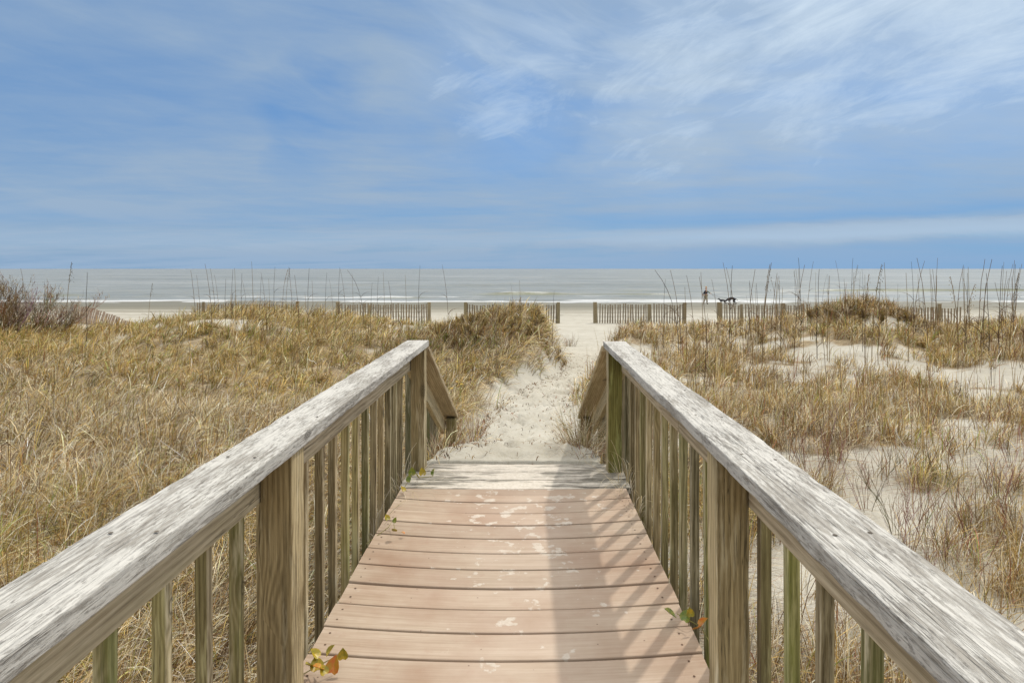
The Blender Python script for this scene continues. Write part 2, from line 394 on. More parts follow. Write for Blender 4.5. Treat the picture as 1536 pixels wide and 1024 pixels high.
def ground_z(x, y):
    x = np.asarray(x, float); y = np.asarray(y, float)
    off = np.interp(y, od_, oz_); pz = np.interp(y, pd_, pz_)
    ang = x/np.maximum(y, 1.5)
    # dune relief
    dune = sstep(6, 12, y)*(1-sstep(27, 36, y))
    near = 1-sstep(34, 40, y)
    r = (fbm(x*.16+3, y*.16+8, 4, 3)-.5)*(.9-.35*sstep(0, 3, x))*dune
    r = r+(fbm(x*.9, y*.9, 4, 23)-.5)*.16*near
    # crest is low near the path on the left, high at far left; high ridge to the right
    cr = np.exp(-((y-17)/4.5)**2)
    r = r+cr*(.28*np.exp(-((ang+.46)/.17)**2)-.30*np.exp(-((ang+.16)/.11)**2)-.35*np.exp(-((ang+.72)/.10)**2))
    r = r+cr*(.26*np.exp(-((ang-.56)/.10)**2)-.38*np.exp(-((ang-.27)/.14)**2)-.34*np.exp(-((ang-.70)/.07)**2))
    # mound beside the path
    r = r+.36*np.exp(-(((x+.75)/1.5)**2+((y-15.2)/1.9)**2))
    r = r+.30*np.exp(-(((x-8.9)/1.6)**2+((y-15.5)/1.8)**2))
    # white hollow to the right
    r = r-.25*np.exp(-(((x-5.5)/3.4)**2+((y-9.5)/1.5)**2))
    off = off+r
    lx = np.interp(y, le_d, le_x); rx = np.interp(y, re_d, re_x)
    wd = np.clip(.14+.05*(y-4), .14, 1.6)
    m = sstep(lx-wd, lx+wd*.25, x)*(1-sstep(rx-wd*.25, rx+wd, x))
    m = np.where(y < 3.8, sstep(-.9, -.72, x)*(1-sstep(.6, .78, x)), m)
    pz = pz+(fbm(x*.8, y*.8, 3, 41)-.5)*.10*sstep(4.2, 7, y)*(1-sstep(30, 40, y))
    z = off*(1-m)+pz*m
    # beach
    z = z+(fbm(x*.05, y*.2, 3, 77)-.5)*.08*sstep(36, 42, y)
    return z
def lattice(segs):
    out = [segs[0][0]]
    for a, b, s0, s1 in segs:
        x = a; n = 0
        while x < b-1e-6:
            t = (x-a)/(b-a); st = s0+(s1-s0)*t; x = min(b, x+st); out.append(x)
    return np.array(out)
gx = lattice([(-1.6, 2.2, .045, .045), (2.2, 12, .05, .22), (12, 40, .25, 1.2), (40, 500, 1.5, 60)])
gxl = -lattice([(1.6, 12, .05, .22), (12, 40, .25, 1.2), (40, 500, 1.5, 60)])[1:][::-1]
GX = np.concatenate([gxl, gx])
GY = lattice([(-60, -4, 6, 1), (-4, 3.7, .3, .06), (3.7, 12, .04, .05), (12, 26, .06, .15), (26, 60, .16, .6), (60, 110, .8, 3), (110, 600, 10, 60)])
X, Y = np.meshgrid(GX, GY)
Z = ground_z(X, Y)
# footprints and scuffs along the path
def path_mid(y): return (np.interp(y, le_d, le_x)+np.interp(y, re_d, re_x))/2, (np.interp(y, re_d, re_x)-np.interp(y, le_d, le_x))/2
R = random.Random(5)
for i in range(950):
    fy = 4.0+R.random()**1.3*26; mx, hw = path_mid(fy); fx = float(mx)+R.uniform(-1, 1)*float(hw)*1.0
    a = R.gauss(0, .5); L = R.uniform(.09, .16); W = R.uniform(.045, .075); dep = R.uniform(.016, .045)*min(1, .55+(fy-4)*.12)
    ix = slice(*np.searchsorted(GX, (fx-.4, fx+.4))); iy = slice(*np.searchsorted(GY, (fy-.4, fy+.4)))
    xx = X[iy, ix]-fx; yy = Y[iy, ix]-fy
    u = (xx*math.cos(a)+yy*math.sin(a))/W; v = (-xx*math.sin(a)+yy*math.cos(a))/L
    q = np.sqrt(u*u+v*v)
    Z[iy, ix] += dep*(-np.exp(-q**2.6)+.45*np.exp(-((q-1.45)/.4)**2))
def pix2ground(px, py, dmax=60):
    prev = 1.5
    for d in np.arange(1.5, dmax, .05):
        x = (px-VX)/F*d; z = EYE-(py-HY)/F*d
        if z < float(ground_z(x, d)): return x, d
    return x, dmax

def bare_ellipses():
    L = [(1235, 533, 75, 12, 1), (1330, 548, 90, 12, 1), (1450, 570, 95, 13, 1), (1515, 600, 60, 22, .8), (1130, 523, 60, 7, .9), (960, 535, 55, 16, .8),
         (1185, 700, 60, 30, 1), (1270, 715, 85, 34, 1), (1360, 690, 100, 24, .9), (1470, 712, 80, 20, .8), (1330, 790, 130, 42, .9), (1450, 770, 100, 20, .6),
         (1240, 850, 60, 60, .5), (1180, 930, 60, 80, .5), (1440, 640, 70, 14, .7), (1060, 520, 60, 8, .7), (1010, 600, 40, 10, .5), (1430, 490, 110, 8, .5),
         (330, 485, 60, 6, .8), (240, 486, 60, 5, .7), (395, 492, 60, 6, .8), (640, 495, 60, 9, .8), (150, 640, 60, 12, .2), (560, 500, 50, 6, .6), (30, 485, 40, 6, .6)]
    out = []
    for (px, py, rx, ry, s) in L:
        x, d = pix2ground(px, py); x1, d1 = pix2ground(px, py-ry); x2, d2 = pix2ground(px, py+ry)
        out.append((x, d, max(.25, rx/F*d), max(.25, min(2.5, abs(d1-d2)/2)), s))
    return out
BARE = bare_ellipses()
def density(x, y):
    lx = np.interp(y, le_d, le_x); rx = np.interp(y, re_d, re_x)
    n = fbm(x*.9+5, y*.9+2, 3, 61); n2 = fbm(x*2.6, y*2.6, 2, 81)
    jig = (n-.5)*.9
    L = sstep(lx+.10, lx-.28-.02*y, x+jig*.45)
    Rr = sstep(rx-.05, rx+.35+.02*y, x+jig*.45)
    dl = L*np.clip(.50+1.1*(n*.6+n2*.4-.25), 0, 1.1)
    dr = Rr*np.clip(-.03+2.3*(n*.5+n2*.5-.25), .0, 1.1)
    D = np.where(x < (lx+rx)/2, dl, dr)
    for (bx, by, ax, ay, s) in BARE:
        q = ((x-bx)/ax)**2+((y-by)/ay)**2
        D = D*(1-s*np.clip(1.35-q*(.75+.6*n2), 0, 1))
    D = D*(1-sstep(20, 25, y)*.85)*(1-sstep(29, 36, y))
    under = (x > -.80) & (x < .68) & (y < 3.9)
    D = np.where(under, 0, D)
    return np.clip(D, 0, 1.2)
COVER = density(X, Y)*(1-sstep(24, 30, Y))
WET = sstep(37, 62, Y)
ny, nx = X.shape
idx = np.arange(nx*ny).reshape(ny, nx)
Q = np.stack([idx[:-1, :-1], idx[:-1, 1:], idx[1:, 1:], idx[1:, :-1]], -1).reshape(-1, 4)
g = mesh('ground', np.stack([X, Y, Z], -1).reshape(-1, 3), Q, M['sand'], None, {'cover': ('FLOAT', COVER), 'wet': ('FLOAT', WET)}, True, True)
tag(g, 'pale sand of the dunes, footpath and beach', 'sand', kind='structure')
def gz(x, y): return float(ground_z(x, y))

# ---------------------------------------------------------------- sea
SX = lattice([(0, 110, .7, .9), (110, 600, 1.5, 12), (600, 14000, 40, 1500)]); SX = np.concatenate([-SX[1:][::-1], SX])
SY = lattice([(57, 130, .22, .5), (130, 300, .8, 3), (300, 1500, 8, 80), (1500, 26000, 150, 3000)])
X2, Y2 = np.meshgrid(SX, SY)
sw = (fbm(X2*.02, Y2*.16, 3, 5)-.5)
Z2 = -2.47+sw*.28*sstep(62, 72, Y2)*(1-sstep(600, 2500, Y2))
Z2 = Z2+(fbm(X2*.22, Y2*.75, 3, 15)-.5)*.20*(1-sstep(110, 320, Y2))+(fbm(X2*.05, Y2*.14, 3, 16)-.5)*.5*sstep(80, 200, Y2)*(1-sstep(700, 1500, Y2))
FOAM = np.zeros_like(X2); FACE = np.zeros_like(X2)
def breaker(y0, h, seed, lo, hi, wd=1.3, foam=.7):
    global Z2, FOAM, FACE
    yc = y0+(fbm(X2*.02, X2*0+seed, 3, seed)-.5)*9
    amp = sstep(lo, hi, fbm(X2*.028, X2*0+seed*3.3, 3, seed+4))
    q = (Y2-yc)/wd
    prof = np.exp(-np.where(q < 0, (q*2.2)**2, (q*.7)**2))
    Z2 = Z2+h*amp*prof
    FOAM = np.maximum(FOAM, foam*amp*np.exp(-((q+.2)*1.2)**2))
    FACE = np.maximum(FACE, amp*np.exp(-((q+.8)*1.1)**2)*.8)
breaker(76, .50, 3, .50, .64, 1.2, .45)
breaker(84, .42, 9, .56, .68, 1.6, .5)
breaker(101, .34, 14, .60, .72, 2.0, .1)
shore = 62.5+(fbm(X2*.03, X2*0, 4, 51)-.5)*4
wash = np.exp(-(np.abs(Y2-(shore+4.6))/5.2)**2.5)
FOAM = np.maximum(FOAM, wash*(.02+1.15*fbm(X2*.09, Y2*.40, 4, 91)))
FOAM = np.maximum(FOAM, .58*sstep(.50, .68, fbm(X2*.05+9, Y2*.30, 4, 95))*(1-sstep(74, 95, Y2)))
ny, nx = X2.shape; idx = np.arange(nx*ny).reshape(ny, nx)
Q = np.stack([idx[:-1, :-1], idx[:-1, 1:], idx[1:, 1:], idx[1:, :-1]], -1).reshape(-1, 4)
s = mesh('sea', np.stack([X2, Y2, Z2], -1).reshape(-1, 3), Q, M['sea'], None, {'foam': ('FLOAT', FOAM), 'face': ('FLOAT', FACE)}, True, True)
tag(s, 'grey green sea with white foam along the shore', 'sea', kind='structure')

# ---------------------------------------------------------------- boardwalk
bw = empty('boardwalk', (0, 3.8, -.45), 'flat boardwalk of pinkish brown planks with sand blown over its bleached grey end', 'boardwalk')
REL = (0, 3.8, -.45)
def bsag(x, y):
    t = (x+.07)/.63; return -.028*max(0, 1-t*t)*(1 if y < 3.38 else .25)
H0 = 3.402; PITCH = .1460
for k in range(25):
    y1 = H0-k*PITCH-.0045; y0 = y1-PITCH+.009
    if y0 < -.2: break
    mb = MB(); dz = random.uniform(-.0015, .0015); ex = random.uniform(-.004, .004)
    board(mb, (-.700+ex, (y0+y1)/2, -.0125+dz), (.572+ex, (y0+y1)/2, -.0125+dz), y1-y0, .025, seg=.05, bev=.004, wob=.0015, seed=k+100, sag=bsag)
    for sx in (-.665, .52):
        for sy in (.25, .75):
            c = Vector((sx+random.uniform(-.004, .004), y0+(y1-y0)*sy+random.uniform(-.006, .006), 0)); c.z = bsag(c.x, c.y)+dz+.0012
            mb.add([c]+[c+Vector((math.cos(q*.785), math.sin(q*.785), 0))*.0042 for q in range(8)], [(0, 1+q, 1+(q+1) % 8) for q in range(8)], None, (.28, .22, .18))
    mb.build('deck_board', M['deck'], bw, rel=REL)
for k in range(3):
    y0 = H0+k*PITCH+.004; y1 = y0+PITCH-.007
    mb = MB(); board(mb, (-.715, (y0+y1)/2, -.019), (.60, (y0+y1)/2, -.019+random.uniform(-.003, .003)), y1-y0, .036, seg=.05, bev=.005, wob=.003, seed=k+300, sag=bsag, bite=.002)
    tag(mb.build('grey_board', M['greydeck'], bw, rel=REL), 'bleached grey wooden board half covered with sand')
for x in (-.68, -.07, .53):
    mb = MB(); board(mb, (x, -.2, -.125), (x, 3.80, -.125), .038, .15, seed=int(x*100)+9); mb.build('joist', M['under'], bw, rel=REL)

# ---------------------------------------------------------------- railings
CAPTOP = .788
def railing(side, label, xs, y_end, post_ys, bal_ys, stair_x, seed):
    sg = -1 if side == 'L' else 1
    root = empty('railing', (xs['post'], post_ys[-1], -.45), label, 'railing')
    rel = (xs['post'], post_ys[-1], -.45)
    mb = MB(); board(mb, (xs['cap'], -.5, CAPTOP-.019), (xs['cap'], y_end, CAPTOP-.019), .140, .038, seg=.03, bev=.004, wob=.0015, seed=seed, bite=.0022)
    for yn in np.arange(.62, y_end, .41):
        for sx in (-.035, .04):
            c = Vector((xs['cap']+sx+random.uniform(-.008, .008), yn+random.uniform(-.03, .03), CAPTOP+.0016))
            mb.add([c]+[c+Vector((math.cos(q*.785), math.sin(q*.785), 0))*.0042 for q in range(8)], [(0, 1+q, 1+(q+1) % 8) for q in range(8)], [(c.x, c.y, 0)]*9, (.3, .26, .22))
    mb.build('handrail', M['cap'], root, rel=rel)
    # two lengths of 2x4 under the cap meet at a baluster
    joint = xs['joint']
    for a, b in ((-.5, joint-.002), (joint+.002, y_end-.02)):
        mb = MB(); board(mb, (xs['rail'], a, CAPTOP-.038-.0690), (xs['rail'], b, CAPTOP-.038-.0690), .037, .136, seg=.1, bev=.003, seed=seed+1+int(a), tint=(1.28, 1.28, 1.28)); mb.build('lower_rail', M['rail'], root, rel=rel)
    mb = MB(); board(mb, (xs['rail']-sg*.002, .0, -.25), (xs['rail']-sg*.002, y_end+.03, -.25), .034, .18, seed=seed+3); mb.build('side_beam', M['under'], root, rel=rel)
    for i, py in enumerate(post_ys):
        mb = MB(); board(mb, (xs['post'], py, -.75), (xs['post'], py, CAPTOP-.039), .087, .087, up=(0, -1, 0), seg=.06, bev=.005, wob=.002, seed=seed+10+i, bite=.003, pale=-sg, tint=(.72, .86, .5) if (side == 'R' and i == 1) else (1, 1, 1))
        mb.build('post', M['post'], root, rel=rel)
    TN = [(1, 1, 1), (1, .97, .92), (.84, .88, .62), (.82, .82, .80), (1.1, 1.06, 1.0), (.95, .99, .80), (.74, .72, .66)]
    for i, y in enumerate(bal_ys):
        tl = random.uniform(-.004, .004)
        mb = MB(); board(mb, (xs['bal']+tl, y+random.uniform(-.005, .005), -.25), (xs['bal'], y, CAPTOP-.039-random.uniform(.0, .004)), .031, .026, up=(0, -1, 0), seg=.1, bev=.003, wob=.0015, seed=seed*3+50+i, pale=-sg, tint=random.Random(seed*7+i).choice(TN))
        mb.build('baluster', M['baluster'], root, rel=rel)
    # stair rail down to the sand
    x = stair_x; y0 = y_end+.005; z0 = CAPTOP-.045; y1, z1 = 5.42, -.085; sl = (z0-z1)/(y1-y0)
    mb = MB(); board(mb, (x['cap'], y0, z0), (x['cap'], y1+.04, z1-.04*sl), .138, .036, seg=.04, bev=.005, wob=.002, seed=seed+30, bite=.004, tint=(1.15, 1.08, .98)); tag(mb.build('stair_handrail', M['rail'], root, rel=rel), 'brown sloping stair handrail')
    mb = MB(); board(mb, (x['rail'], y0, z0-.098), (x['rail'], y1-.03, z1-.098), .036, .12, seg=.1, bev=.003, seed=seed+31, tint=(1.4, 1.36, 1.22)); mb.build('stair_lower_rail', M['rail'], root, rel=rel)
    mb = MB(); board(mb, (x['post'], y1-.04, -.9), (x['post'], y1-.04, z1-.01), .087, .087, up=(0, -1, 0), bev=.005, seed=seed+32); mb.build('stair_post', M['post'], root, rel=rel)
    for i in range(9):
        y = y0+.14+i*.155
        if y > y1-.12: break
        zt = z0-(y-y0)*sl-.075
        mb = MB(); board(mb, (x['bal'], y, -.8), (x['bal'], y, zt), .034, .034, up=(0, -1, 0), bev=.003, seed=seed*5+i); mb.build('stair_baluster', M['baluster'], root, rel=rel)
    return root
balL = [F*.785/o+.017 for o in (1/(.00153-.00023), 654, 565, 499, 447, 406)]
b0 = balL[-1]
balL += [b0+.1595*k for k in range(1, 13) if b0+.1595*k < 3.84]
balR = [F*.660/(543*1.185)+.017] + [F*.660/o+.017 for o in (543, 468, 414, 372)]
b0 = balR[-1]
balR += [b0+.166*k for k in range(1, 16) if b0+.166*k < 3.78]
railing('L', 'weathered whitish wooden railing on the side of the unbroken golden grass, its inner faces sunlit', dict(cap=-.680, rail=-.728, post=-.664, bal=-.768, joint=1.62), 3.80,
        (1.642, 3.735), balL, dict(cap=-.680, rail=-.735, post=-.664, bal=-.770), 40)
railing('R', 'weathered whitish wooden railing beside the open white sand, casting striped shade on the planks', dict(cap=.555, rail=.606, post=.547, bal=.643, joint=2.30), 3.74,
        (1.62, 3.70), balR, dict(cap=.545, rail=.606, post=.540, bal=.640), 70)

# ---------------------------------------------------------------- sand fences
FG = 'slatted sand fences along the beach'
def fence(px0, px1, d0, d1, posts, label, top=1.22, lean=0.0, sag=.10, drop=None, seed=0, step=.155, mat='fence'):
    rs = random.Random(seed)
    x0 = (px0-VX)/F*d0; x1 = (px1-VX)/F*d1
    base = (x0, d0, gz(x0, d0)); root = empty('sand_fence', base, label, 'fence', FG)
    L = math.hypot(x1-x0, d1-d0); n = int(L/step); mb = MB(); tops = []
    for i in range(n+1):
        t = i/n; x = x0+(x1-x0)*t; y = d0+(d1-d0)*t
        z = gz(x, y); h = top-sag*math.sin(math.pi*((t*3) % 1))*.8+rs.uniform(-.03, .03)
        if drop: z -= drop(t)
        ln = lean*(.3+t)+rs.gauss(0, .02); w = rs.uniform(.070, .09)
        p0 = Vector((x-ln*.1, y, z-.15)); p1 = Vector((x+ln*h, y+rs.uniform(-.02, .02), z+h))
        s = Vector((w/2, 0, 0)); th = Vector((0, .009, 0))
        V = [p0-s-th, p0+s-th, p0+s+th, p0-s+th, p1-s-th, p1+s-th, p1+s+th, p1-s+th]
        o = rs.uniform(0, 40)
        G = [((-w/2 if k in (0, 3, 4, 7) else w/2)+o, (0 if k < 4 else h)+o, .01*(k//2 % 2)) for k in range(8)]
        mb.add(V, [(0, 1, 5, 4), (1, 2, 6, 5), (2, 3, 7, 6), (3, 0, 4, 7), (4, 5, 6, 7), (3, 2, 1, 0)], G)
        tops.append((p0, p1))
    mb.build('slat_panel', M[mat], root, smooth=False, rel=base)
    for f in (.22, .42, .62, .84):
        mw = MB()
        tube(mw, [a.lerp(b, f)+Vector((0, -.012, 0)) for a, b in tops], .006, 4); mw.build('wire', M['wire'], root, rel=base)
    for (pp, w, hh) in posts:
        t = (pp-px0)/(px1-px0); x = x0+(x1-x0)*t; y = d0+(d1-d0)*t+.06; z = gz(x, y)
        mp = MB(); board(mp, (x, y, z-.3), (x+rs.uniform(-.02, .02), y, z+hh), w, w, up=(0, -1, 0), bev=.02, seed=seed+int(pp)); mp.build('post', M['fpost'], root, rel=base)
M['wire'] = plain('rusted_wire', (.10, .07, .05), .6)
M['fpost'] = wood('fence_post_wood', lin((170, 158, 130)), lin((126, 114, 88)), lin((80, 70, 52)), algae_amt=.2, knots=0)
M['fence_red'] = wood('fence_wood_red', lin((196, 178, 162)), lin((160, 138, 122)), lin((112, 92, 80)), algae_amt=0, bleach=.3, knots=0, varr=.4)
fence(108, 192, 37, 33, [], 'sagging pinkish grey slat fence with leaning slats, half buried beside the bare shrub', top=1.2, lean=.42, drop=lambda t: 1.0*t**1.5, seed=1, step=.19, mat='fence_red')
fence(296, 448, 37.5, 37, [(305, .12, 1.3), (446, .17, 1.35)], 'slat fence mostly hidden behind the crest of the dense golden dune, only its tips showing', seed=2)
fence(506, 644, 37, 37, [(506, .20, 1.33), (554, .18, 1.12), (643.5, .19, 1.3)], 'upright slat fence between three posts behind the low dip of the golden dune', seed=3)
fence(697, 838, 37, 37, [(698, .20, 1.3), (768, .15, 1.15), (837.5, .20, 1.3)], 'slat fence half hidden by the scrubby mound, ending at the sandy gap', seed=4, sag=.16)
fence(892, 1028, 37.2, 36.8, [(893, .22, 1.3), (974, .18, 1.18), (1027, .19, 1.3)], 'fully visible slat fence on the open sand between the path gap and the dog walker', seed=5, sag=.10)
fence(1079, 1215, 36.6, 36.2, [(1080, .24, 1.3), (1113, .14, 1.2), (1176, .15, 1.25), (1205, .15, 1.25)], 'slat fence starting just below the two dogs and running behind the oat stalks', seed=6)
fence(1318, 1440, 35.6, 35.0, [(1322, .15, 1.25), (1411, .16, 1.3)], 'slat fence whose tips show behind the dark grassy hump', seed=7, top=1.1)

# ---------------------------------------------------------------- grass
PAL = {
 'straw': lin((200, 181, 140)), 'pale': lin((224, 212, 184)), 'ochre': lin((150, 122, 66)), 'gold': lin((182, 154, 92)),
 'olive': lin((130, 124, 62)), 'green': lin((120, 138, 52)), 'brown': lin((128, 98, 60)), 'dark': lin((88, 70, 46)), 'grey': lin((176, 164, 144)), 'red': lin((152, 96, 68))}
PK = list(PAL); PA = np.array([PAL[k] for k in PK])
def pick(weights, n):
    w = np.array([weights.get(k, 0) for k in PK], float); w /= w.sum()
    return PA[rng.choice(len(PK), n, p=w)]
def blades(base, az, lean, length, width, curl, twist, col, k=5):
    """ribbons; all args (N,)"""
    N = len(az); s = (np.arange(k)+.5)/k
    th = lean[:, None]+curl[:, None]*s[None]**1.4; a = az[:, None]+twist[:, None]*s[None]
    st = (length/k)[:, None]
    dx = np.sin(th)*np.cos(a)*st; dy = np.sin(th)*np.sin(a)*st; dz = np.cos(th)*st
    z0 = np.zeros((N, 1))
    px = base[:, 0:1]+np.concatenate([z0, np.cumsum(dx, 1)], 1); py = base[:, 1:2]+np.concatenate([z0, np.cumsum(dy, 1)], 1)
    pz = np.concatenate([z0, np.cumsum(dz, 1)], 1)
    pz = np.where(pz < .006, .006+.01*np.abs(np.sin(px*91)), pz); pz[:, 0] = -.01
    pz = base[:, 2:3]+pz
    wa = az+rng.uniform(.8, 2.3, N)
    t = np.linspace(0, 1, k+1)[None]; w = width[:, None]*(.55+.9*t-1.25*t**2.2)*.5; w = np.maximum(w, width[:, None]*.08)
    wx = np.cos(wa)[:, None]*w; wy = np.sin(wa)[:, None]*w
    V = np.empty((N, k+1, 2, 3), np.float32)
    V[..., 0, 0] = px-wx; V[..., 1, 0] = px+wx; V[..., 0, 1] = py-wy; V[..., 1, 1] = py+wy; V[..., 0, 2] = pz; V[..., 1, 2] = pz+w*.4
    b = (np.arange(N)*(k+1)*2)[:, None]; j = np.arange(k)[None]*2
    Fq = np.stack([b+j, b+j+1, b+j+3, b+j+2], -1).reshape(-1, 4)
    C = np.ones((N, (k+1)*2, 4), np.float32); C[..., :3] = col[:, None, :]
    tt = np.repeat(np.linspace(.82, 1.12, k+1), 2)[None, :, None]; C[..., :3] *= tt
    return V.reshape(-1, 3), Fq, C.reshape(-1, 4)
class GB:
    def __init__(s): s.V = []; s.F = []; s.C = []; s.n = 0
    def add(s, *a, **k):
        V, Fq, C = blades(*a, **k); s.V.append(V); s.F.append(Fq+s.n); s.C.append(C); s.n += len(V)
    def build(s, name, label=None, cat=None, kind='stuff', parent=None):
        o = mesh(name, np.concatenate(s.V), np.concatenate(s.F), M['grass'], parent, {'col': ('FLOAT_COLOR', np.clip(np.concatenate(s.C), 0, 1))}, False, True)
        if label: tag(o, label, cat, kind=kind)
        return o
def wedge(side, d0, d1, n, side_margin=.06):
    """random points in the visible wedge, uniform in area"""
    d = np.sqrt(rng.uniform(d0*d0, d1*d1, n))
    if side == 'L': x = rng.uniform(-(.876+side_margin)*1, .22, n)*d-.0
    else: x = rng.uniform(-.05, .835+side_margin, n)*d
    lx = np.interp(d, le_d, le_x); rx = np.interp(d, re_d, re_x)
    ok = (x < (lx+rx)/2) if side == 'L' else (x > (lx+rx)/2)
    return x[ok], d[ok]
def field(side):
    gb = GB()
    bands = [(1.6, 4.5, 210, 32, .0042), (4.5, 8, 80, 30, .0066), (8, 12.5, 34, 28, .0105), (12.5, 17, 22, 25, .0145), (17, 23, 12, 22, .019), (23, 34, 5, 20, .024)]
    for (d0, d1, cl, nb, w) in bands:
        area = (1.1 if side == 'L' else .9)*(d1*d1-d0*d0)/2
        n = int(area*cl); x, y = wedge(side, d0, d1, n)
        D = density(x, y); keep = rng.random(len(x)) < D; x = x[keep]; y = y[keep]; D = D[keep]
        hn = fbm(x*.55+2, y*.55+7, 3, 33); tn = fbm(x*.35+12, y*.35, 3, 35); cn = fbm(x*1.6, y*1.6, 3, 37)
        n = len(x); rep = np.maximum(4, (nb*(.5+rng.random(n))*(.55+.6*D)).astype(int)); ci = np.repeat(np.arange(n), rep); N = len(ci)
        r = np.sqrt(rng.random(N))*(.05+.10*rng.random(n)[ci]); a = rng.uniform(0, 2*math.pi, N)
        bx = x[ci]+r*np.cos(a); by = y[ci]+r*np.sin(a); bz = ground_z(bx, by)
        upright = rng.random(n)[ci]
        if side == 'L':
            ln = .15+.22*hn[ci]+.12*sstep(9, 16, by)
            wind = .05+rng.normal(0, .55, n)[ci]        # towards +X
            az = np.where(rng.random(n)[ci] < .3, rng.uniform(0, 6.28, n)[ci], wind)+rng.normal(0, .5, N); lean = np.clip(rng.normal(.62, .35, N), 0, 1.4); curl = rng.normal(1.35, .8, N)*np.where(rng.random(n)[ci] < .22, .35, 1.)
        else:
            ln = .13+.18*hn[ci]+.17*sstep(6, 12, by)*D[ci]
            az = rng.uniform(0, 2*math.pi, N); lean = np.abs(rng.normal(.40, .30, N)); curl = rng.normal(.95, .8, N)
            s_ = rng.random(n)[ci] < .5
            az = np.where(s_, .4+rng.normal(0, .9, N), az)
        ln = ln*rng.uniform(.55, 1.35, N)
        width = w*rng.uniform(.6, 1.4, N)
        if side == 'L':
            dead = np.clip(1.05-by/11+(tn[ci]-.5)*1.6, 0, 1)   # near: pale dead thatch, far: golden olive
            c1 = pick(dict(straw=2.4, pale=2.4, grey=2.8, ochre=1.0, brown=2.4, gold=.8, olive=.4, dark=1.2), N)
            c2 = pick(dict(gold=3.2, ochre=2.6, olive=2.8, straw=2.0, brown=1.6, green=.45, pale=.5, dark=.6), N)
            c = np.where((rng.random(N) < dead)[:, None], c1, c2)
            sc_ = np.exp(-(((bx+1.5)/1.9)**2+((by-13)/3.4)**2))
            c = np.where((rng.random(N) < sc_*.85)[:, None], pick(dict(brown=3, dark=2.2, grey=1.5, olive=1.2, straw=.7), N), c)
        else:
            c1 = pick(dict(straw=2, ochre=2.4, gold=1.6, brown=1.6, pale=1.2, grey=1.0, olive=.5, red=.5), N)
            c2 = pick(dict(olive=2, ochre=2, gold=2, straw=1, green=.8), N)
            c = np.where((rng.random(N) < np.clip(.9-(cn[ci]-.5)*2.4, 0, 1))[:, None], c1, c2)
        c = c*(.50+.60*cn[ci]+.42*rng.random(n)[ci])[:, None]*(rng.uniform(.40, 1.2, N)*np.where(rng.random(N) < .14, 1.5, 1.))[:, None]*(1.36 if side == 'L' else 1.22)
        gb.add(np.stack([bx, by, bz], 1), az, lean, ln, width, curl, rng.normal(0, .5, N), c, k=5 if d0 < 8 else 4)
    # flattened dead litter
    for (d0, d1, dens, w) in ((1.6, 5, 1500, .0028), (5, 9, 520, .0036), (9, 16, 120, .006)):
        area = (1.1 if side == 'L' else .9)*(d1*d1-d0*d0)/2; n = int(area*dens); x, y = wedge(side, d0, d1, n)
        Dn = density(x, y); patch = fbm(x*1.3+31, y*2.2, 3, 45)
        lx = np.interp(y, le_d, le_x); rx = np.interp(y, re_d, re_x)
        onpath = (x > lx-.1) & (x < rx+.1) & (y > 3.8)
        under = (x > -.80) & (x < .68) & (y < 3.9)
        pr = np.clip(.42*(side == 'R')+.8*Dn+(patch-.52)*2.2*(side == 'R'), 0, 1); pr = np.where(onpath, 0, pr); pr = np.where(under, 0, pr)
        keep = rng.random(len(x)) < pr; x = x[keep]; y = y[keep]; N = len(x)
        z = ground_z(x, y)+rng.uniform(.008, .03, N)
        az = -.45+rng.normal(0, .65, N) if side == 'R' else rng.normal(.2, 1.0, N)
        c = pick(dict(grey=3, brown=2.6, straw=1.5, dark=1.6, pale=1.2, red=.4), N)*rng.uniform(.7, 1.1, N)[:, None]
        gb.add(np.stack([x, y, z], 1), az, rng.uniform(1.3, 1.56, N), rng.uniform(.10, .34, N), w*rng.uniform(.6, 1.3, N), rng.uniform(-.1, .25, N), rng.normal(0, .7, N), c, k=4)
    # taller dry stalks through the field
    for (d0, d1, dens, w) in ((2, 6, 4, .004), (6, 12, 3.4, .008), (12, 19, 2.0, .012)):
        if side == 'L': dens *= .18
        area = .95*(d1*d1-d0*d0)/2; x, y = wedge(side, d0, d1, int(area*dens*2)); D = density(x, y)
        keep = rng.random(len(x)) < D*.8; x = x[keep]; y = y[keep]; N = len(x)
        # each stalk a loose sheaf of three to seven blades
        rep = rng.integers(3, 8, N); ci = np.repeat(np.arange(N), rep); K = len(ci)
        bx = x[ci]+rng.normal(0, .025, K); by = y[ci]+rng.normal(0, .025, K)
        c = pick(dict(brown=3, ochre=3, red=1.0, dark=1.2, straw=1), K)*rng.uniform(.7, 1.1, K)[:, None]
        ln = (rng.uniform(.40, .85, N))[ci]*rng.uniform(.5, 1.05, K)
        gb.add(np.stack([bx, by, ground_z(bx, by)], 1), rng.uniform(0, 6.28, K), np.abs(rng.normal(.12, .12, K)), ln, w*rng.uniform(.7, 1.4, K), rng.normal(.15, .2, K), rng.normal(0, .3, K), c, k=5)
    return gb
field('L').build('dune_grass', 'dense wind-combed golden grass covering the dune beside the sunlit railing', 'grass')
field('R').build('dune_grass', 'patchy tufted brown grass and dead litter on the open white sand', 'grass')

